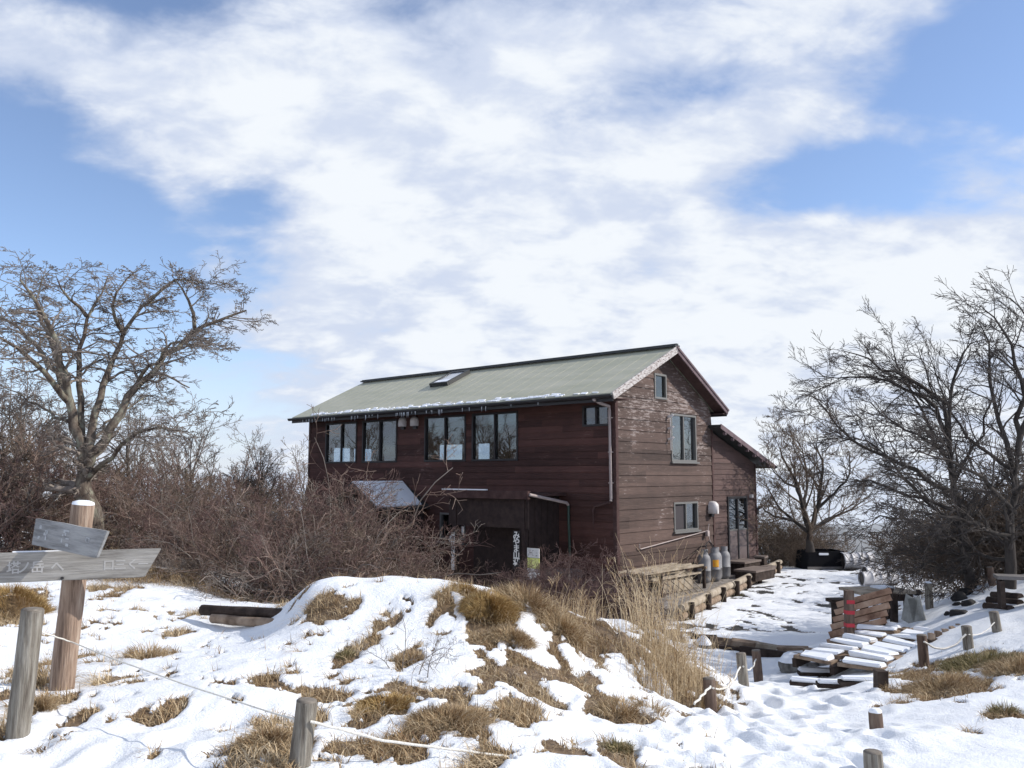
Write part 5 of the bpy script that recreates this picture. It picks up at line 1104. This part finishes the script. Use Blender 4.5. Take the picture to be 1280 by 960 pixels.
# pallet leaning by the banded post
BLp, BRp, TLp = at(1034, 818, 13.75), at(1094, 803, 13.45), at(1049, 752, 13.95); pu = (BRp-BLp); pv = (TLp-BLp); Lu, Lv = pu.length, pv.length; pu.normalize(); pv = (pv+pu*.02).normalized(); pn = pu.cross(pv).normalized()
M['pallet'] = noisy('pallet_wood', [(.13, .07, .048), (.32, .20, .135), (.46, .33, .24)], 4, bump=.4, spec=.15)
pa = empty('wooden_pallet', BLp); tag(pa, 'brown slatted pallet propped upright behind the red-banded post', 'pallet')
pn = pn if pn.y < 0 else -pn; random.seed(6)
for i in range(3):
    mb = MB(); q = pu*(.04+i*(Lu*1.12-.08)/2); mb.bar(q, q+pv*Lv, .085, .05, up=pn); mb.build('stringer', M['timber_dark'], pa)
for i in range(7):
    c = pv*(Lv*(i+.5)/7); mb = MB(); mb.bar(c-pu*.03+pn*.055, c+pu*(Lu*1.12+random.uniform(-.02, .03))+pn*.055, .022, Lv/7*.73, up=pn.cross(pu), jit=.004) 
    mb.build('slat', M['pallet'], pa)
for i in range(4):
    c = pv*(Lv*(i+.5)/4); mb = MB(); mb.bar(c-pn*.055, c+pu*Lu*1.12-pn*.055, .02, .09, up=pn.cross(pu)); mb.build('slat', M['timber_dark'], pa)
# table and bench behind it
tp = at(1096, 738, 16.2); tb = empty('picnic_table', (tp.x, tp.y, gz(tp.x, tp.y)), rad(8)); tag(tb, 'low weathered plank table with snow on top behind the pallet', 'table'); th_ = tp.z-tb.location.z
mb = MB()
for i in range(4): mb.box((0, -.3+i*.2, th_), (1.10, .185, .05))
mb.build('table_top', M['timber_pale'], tb)
for x in (-.42, .42):
    for y in (-.28, .28): mb = MB(); mb.box((x, y, (th_-.03)/2-.05), (.09, .09, th_+.05)); mb.build('leg', M['timber_dark'], tb)
mb = MB(); mb.box((0, -.34, th_-.09), (1.0, .05, .12)); mb.build('apron', M['timber_dark'], tb)
mb = MB(); mb.box((.18, .1, th_+.04), (.3, .35, .04), jit=.015); mb.build('snow_patch', M['snow_prop'], tb, bevel=.01)
bp_ = at(1052, 750, 15.9); bn = empty('plank_bench', (bp_.x, bp_.y, gz(bp_.x, bp_.y)), rad(8)); tag(bn, 'small dark bench end sticking out left of the table', 'bench'); bh = bp_.z-bn.location.z
mb = MB(); mb.box((0, 0, bh), (.5, .26, .06)); mb.build('seat', M['timber_dark'], bn)
for x in (-.12, .18): mb = MB(); mb.box((x, 0, bh/2-.05), (.08, .2, bh)); mb.build('leg', M['timber_dark'], bn)
# A-shaped white board
wp = at(1143, 785, 14.0); wb = empty('folding_board', (wp.x, wp.y, gz(wp.x, wp.y)-.02), rad(20)); tag(wb, 'dirty white folding board standing in the snow between two posts', 'board')
for s_ in (-1, 1): mb = MB(); mb.bar((0, s_*.14, 0), (0, s_*.015, .42), .26, .015, up=(1, 0, 0)); mb.build('panel', noisy('dirty_white', [(.2, .2, .18), (.45, .45, .42)], 6), wb)
# bench on the right bank
rp = at(1285, 722, 12.6); rb = empty('bank_bench', (rp.x, rp.y, gz(rp.x, rp.y)), rad(-20)); tag(rb, 'grey-green plank bench cut off by the right edge on the bank', 'bench'); rh = max(.3, rp.z-rb.location.z)
mb = MB(); mb.box((0, 0, rh), (.85, .34, .05)); mb.build('seat', M['grey_paint'], rb)
for x in (-.36, .36): mb = MB(); mb.box((x, 0, rh/2-.05), (.06, .3, rh)); mb.build('leg', M['timber_dark'], rb)

# ------------------------------------------------------------------ beside the gable wall
def edging():
    a = Vector((3.7, 18.9, -1.56)); b = Vector((9.1, 29.0, -1.56)); o = empty('timber_edging', a); tag(o, 'two-rail timber edging with short stakes along the gable side', 'edging'); d = b-a; n_ = 6
    for z, r in ((.06, .10), (.24, .10)):
        for i in range(5):
            p, q = d*(i/5), d*((i+1)/5-.004); mb = MB(); mb.tube([p+Vector((random.uniform(-.03, .03), 0, z)), p.lerp(q, .5)+Vector((0, 0, z+random.uniform(-.02, .02))), q+Vector((0, 0, z))], [r*.95, r, r*.9], 9, wob=.04); mb.build('rail', M['timber_pale'] if z > .1 else M['timber'], o)
    s_ = d.normalized().cross(Vector((0, 0, 1)))*.13
    for i in range(8): mb = MB(); p = d*((i+.3)/8)+s_; mb.tube([p+Vector((0, 0, -.1)), p+Vector((0, 0, .33))], .07, 8, wob=.04); mb.build('stake', M['timber_dark'], o)
random.seed(14); edging()
# earth shelf between wall and edging, bare of snow
sv = [hw(.02, -.3, -1.585), Vector((3.75, 19.0, -1.585)), Vector((9.1, 28.9, -1.585)), hw(.05, 8.3, -1.585)]
mb = MB(); mb.add([(v.x, v.y, -1.42) for v in sv]+[(v.x, v.y, -1.75) for v in sv], [(0, 1, 2, 3), (0, 4, 5, 1), (1, 5, 6, 2), (2, 6, 7, 3), (3, 7, 4, 0)]); sh = mb.build('gravel_terrace', noisy('gravel', [(.10, .085, .07), (.22, .19, .165), (.38, .36, .33)], 11, bump=.9), None); tag(sh, kind='structure')
tz = -1.42
def lp(x, y): return hw(x, y, tz)
M['gas_grey'] = noisy('gas_grey', [(.17, .165, .17), (.25, .245, .25)], 3, bump=.05, rough=.6, spec=.4)
labs = ['leftmost and nearest grey gas cylinder beside the lumber rack', 'second grey gas cylinder with an orange and yellow label', 'third grey gas cylinder from the lumber rack', 'rightmost grey gas cylinder next to the steps']
for i, (x, y) in enumerate([(.62, 3.42), (.66, 3.92), (.50, 4.32), (.56, 4.72)]):
    h = .84; r = .185; p = lp(x, y); o = empty('gas_cylinder', p, HRZ); tag(o, labs[i], 'gas cylinder', 'gas cylinders by the gable wall')
    mb = MB(); mb.tube([(0, 0, .02), (0, 0, .05), (0, 0, .12), (0, 0, h*.40), (0, 0, h*.405), (0, 0, h*.43), (0, 0, h*.435), (0, 0, h*.78), (0, 0, h*.88), (0, 0, h*.95), (0, 0, h*.985)], [r*.72, r*.93, r, r, r*1.03, r*1.03, r, r, r*.88, r*.62, r*.25], 18); mb.build('body', M['gas_grey'], o)
    mb = MB(); mb.tube([(0, 0, -.02), (0, 0, .06)], r*.8, 16); mb.build('foot_ring', M['grey_paint'], o)
    mb = MB(); mb.tube([(0, 0, h*.96), (0, 0, h+.03)], .03, 8); mb.tube([(0, 0, h+.03), (0, 0, h+.07)], .045, 8); mb.build('valve', M['black_frame'], o)
    mb = MB(); K = 9
    for j in range(K):
        a0 = -1.9+2.6*j/K; a1 = a0+2.6/K; mb.add([(math.cos(a0)*r*.62, math.sin(a0)*r*.62, h*.93), (math.cos(a1)*r*.62, math.sin(a1)*r*.62, h*.93), (math.cos(a1)*r*.62, math.sin(a1)*r*.62, h+.10), (math.cos(a0)*r*.62, math.sin(a0)*r*.62, h+.10)], [(0, 1, 2, 3)])
    mb.build('collar', M['gas_grey'], o)
    if i == 1:
        mb = MB(); K = 6
        for j in range(K):
            a0 = -1.25+1.0*j/K; a1 = a0+1.0/K; R_ = r*1.012; mb.add([(math.cos(a0)*R_, math.sin(a0)*R_, h*.50), (math.cos(a1)*R_, math.sin(a1)*R_, h*.50), (math.cos(a1)*R_, math.sin(a1)*R_, h*.74), (math.cos(a0)*R_, math.sin(a0)*R_, h*.74)], [(0, 1, 2, 3)])
        mb.build('label', noisy('orange_label', [(.7, .16, .03), (.8, .5, .05)], 12, bump=0), o)
# hoses
mb = MB()
for x, y in [(.78, 3.35), (.72, 3.82), (.52, 4.22)]: mb.tube([(x, y, tz+.86), (x-.15, y+.15, tz+1.02), (.2, 4.5, tz+1.08), (.12, 4.8, tz+1.0)], .014, 5)
h_ = mb.build('gas_hose', M['black_frame'], lodge)
# lumber rack
lk = empty('lumber_rack', lp(.75, .1), HRZ); tag(lk, 'long bleached poles stacked on a low frame against the gable wall', 'lumber'); random.seed(3)
for y in (.1, 2.3):
    for x in (-.45, .42): mb = MB(); mb.box((x, y, .28), (.07, .07, .6)); mb.build('leg', M['timber_dark'], lk)
    mb = MB(); mb.box((0, y, .55), (1.0, .07, .06)); mb.build('crossbar', M['timber'], lk)
for i in range(7):
    x = -.48+i*.13; mb = MB(); mb.bar((x, -.35+random.uniform(-.2, .2), .58+random.uniform(-.01, .02)), (x+random.uniform(-.05, .05), 2.3+random.uniform(-.2, .2), .60), .055, .05, jit=.004); mb.build('pole', M['timber_pale'], lk)
for i in range(4): x = -.3+i*.22; mb = MB(); mb.bar((x, -.2, .43), (x, 2.2, .42), .07, .045, jit=.004); mb.build('pole', M['timber_pale'], lk)
mb = MB(); mb.box((.30, 1.0, .2), (.04, 1.7, .34)); mb.build('panel', M['timber_pale'], lk)
# lattice frame leaning
a0, a1, a2 = hw(1.55, .35, tz+.02), hw(1.5, 1.75, tz+.0), hw(1.05, 1.55, tz+.52); a3 = hw(1.1, .15, tz+.30)
lf_ = empty('leaning_lattice', a0); tag(lf_, 'small ladder-like wooden lattice leaning behind the tall straw', 'lattice')
for p, q in ((a3, a2), (a0, a1)): mb = MB(); mb.bar(p-a0, q-a0, .035, .035); mb.build('rail', M['timber_pale'], lf_)
for i in range(6): t = i/5; mb = MB(); mb.bar(a3.lerp(a2, t)-a0, a0.lerp(a1, t)-a0, .025, .025); mb.build('rung', M['timber_pale'], lf_)
# steps by the double door
def block(nm, x0, x1, y0, y1, z0, z1, m, lab, cat, rz=0.0):
    c = hw((x0+x1)/2, (y0+y1)/2, z0); o = empty(nm, c, HRZ+rz); tag(o, lab, cat); mb = MB(); w, d, h = x1-x0, y1-y0, z1-z0
    mb.box((0, 0, h-.03), (w, d, .06)); mb.build('tread', M[m], o, bevel=.006); mb = MB(); mb.box((0, 0, (h-.06)/2), (w-.06, d-.06, h-.06)); mb.build('box_sides', M['timber_dark'], o)
    return o
M['brown_block'] = noisy('brown_block', [(.13, .10, .085), (.22, .175, .15)], 4, bump=.2)
block('door_step', .75, 1.45, 4.95, 6.3, tz-.05, tz+.26, 'brown_block', 'wide brown wooden step below the double door', 'step')
block('door_step', .08, .72, 5.75, 6.9, tz-.05, tz+.40, 'brown_block', 'upper brown wooden step against the double door', 'step')
block('wooden_crate', .25, .6, 7.25, 7.75, tz-.05, tz+.45, 'brown_block', 'dark brown crate standing right of the door steps', 'crate', .2)
block('wooden_crate', .75, 1.05, 6.75, 7.2, tz-.05, tz+.22, 'brown_block', 'small crate between the steps and the timber edging', 'crate', -.2)
tussock(905, 738, 24, 700, .10, M['grass_green'], 61, label='flattened green-brown grass between the cylinders and the edging', Y=23.2, wd=(.004, .008))
# ------------------------------------------------------------------ far end of the yard
bx = at(1026, 707, 30.0); bt = empty('black_tank', (bx.x, bx.y, gz(bx.x, bx.y)-.03), rad(4)); tag(bt, 'wide black open tank at the far end of the yard under the round tree', 'tank')
mb = MB(); W, Dp, H_ = .72, .55, .66; k_ = .9
vs = [(-W, -Dp, 0), (W+.12, -Dp, 0), (W+.12, Dp, 0), (-W, Dp, 0), (-W*k_, -Dp*k_, H_), (W*k_, -Dp*k_, H_), (W*k_, Dp*k_, H_), (-W*k_, Dp*k_, H_)]
t_ = .86; iv = [(v[0]*t_, v[1]*t_, max(v[2], .06)) for v in vs]
mb.add(vs+iv, [(0, 3, 2, 1), (0, 1, 5, 4), (1, 2, 6, 5), (2, 3, 7, 6), (3, 0, 4, 7), (4, 5, 13, 12), (5, 6, 14, 13), (6, 7, 15, 14), (7, 4, 12, 15), (8, 9, 10, 11), (9, 8, 12, 13), (10, 9, 13, 14), (11, 10, 14, 15), (8, 11, 15, 12)]); mb.build('shell', mat('black_plastic', (.008, .008, .010), .9, 0, .1), bt, bevel=.02)
mb = MB(); mb.box((-.1, -Dp*k_-.0, H_*.85), (.34, .05, .07), jit=.01); mb.build('snow_dab', M['snow_prop'], bt, bevel=.015)
mb = MB(); mb.box((0, -Dp*1.03, .09), (W*2, .03, .1)); mb.build('ledge', M['grey_paint'], bt)
M['culvert'] = noisy('culvert_grey', [(.42, .41, .42), (.55, .54, .55)], 3, bump=.1, rough=.5)
def drum(px, py, Y, L_, r, rz, lab, ribs=4):
    p = at(px, py, Y); o = empty('culvert_pipe', (p.x, p.y, max(p.z, gz(p.x, p.y)+r*.9)), rz); tag(o, lab, 'pipe'); pts = []; rs_ = []
    for i in range(ribs):
        x0 = -L_/2+L_*i/ribs; w = L_/ribs
        for t, q in ((0, 1.0), (.06, 1.07), (.14, 1.07), (.2, 1.0), (.97, .985)): pts.append((x0+w*t, 0, 0)); rs_.append(r*q)
    mb = MB(); mb.tube(pts, rs_, 20, cap=False); mb.build('shell', M['culvert'], o)
    mb = MB(); mb.tube([(-L_/2+.03, 0, 0), (L_/2-.05, 0, 0)], r*.9, 16); mb.build('lining', M['black_frame'], o); return o
drum(1071, 702, 29.5, 1.1, .29, rad(4), 'ribbed grey pipe lying right of the black tank')
drum(1098, 723, 24.0, 1.0, .19, rad(3), 'front ribbed grey pipe lying behind the table')
drum(1100, 715, 24.8, 1.0, .17, rad(8), 'thinner grey pipe lying behind the front one')
drum(1128, 693, 28.5, 1.0, .32, rad(70), 'upright-looking grey pipe end among the branches', 2)
drum(1140, 708, 26.5, 1.5, .26, rad(0), 'long grey pipe half hidden by the overhanging tree')
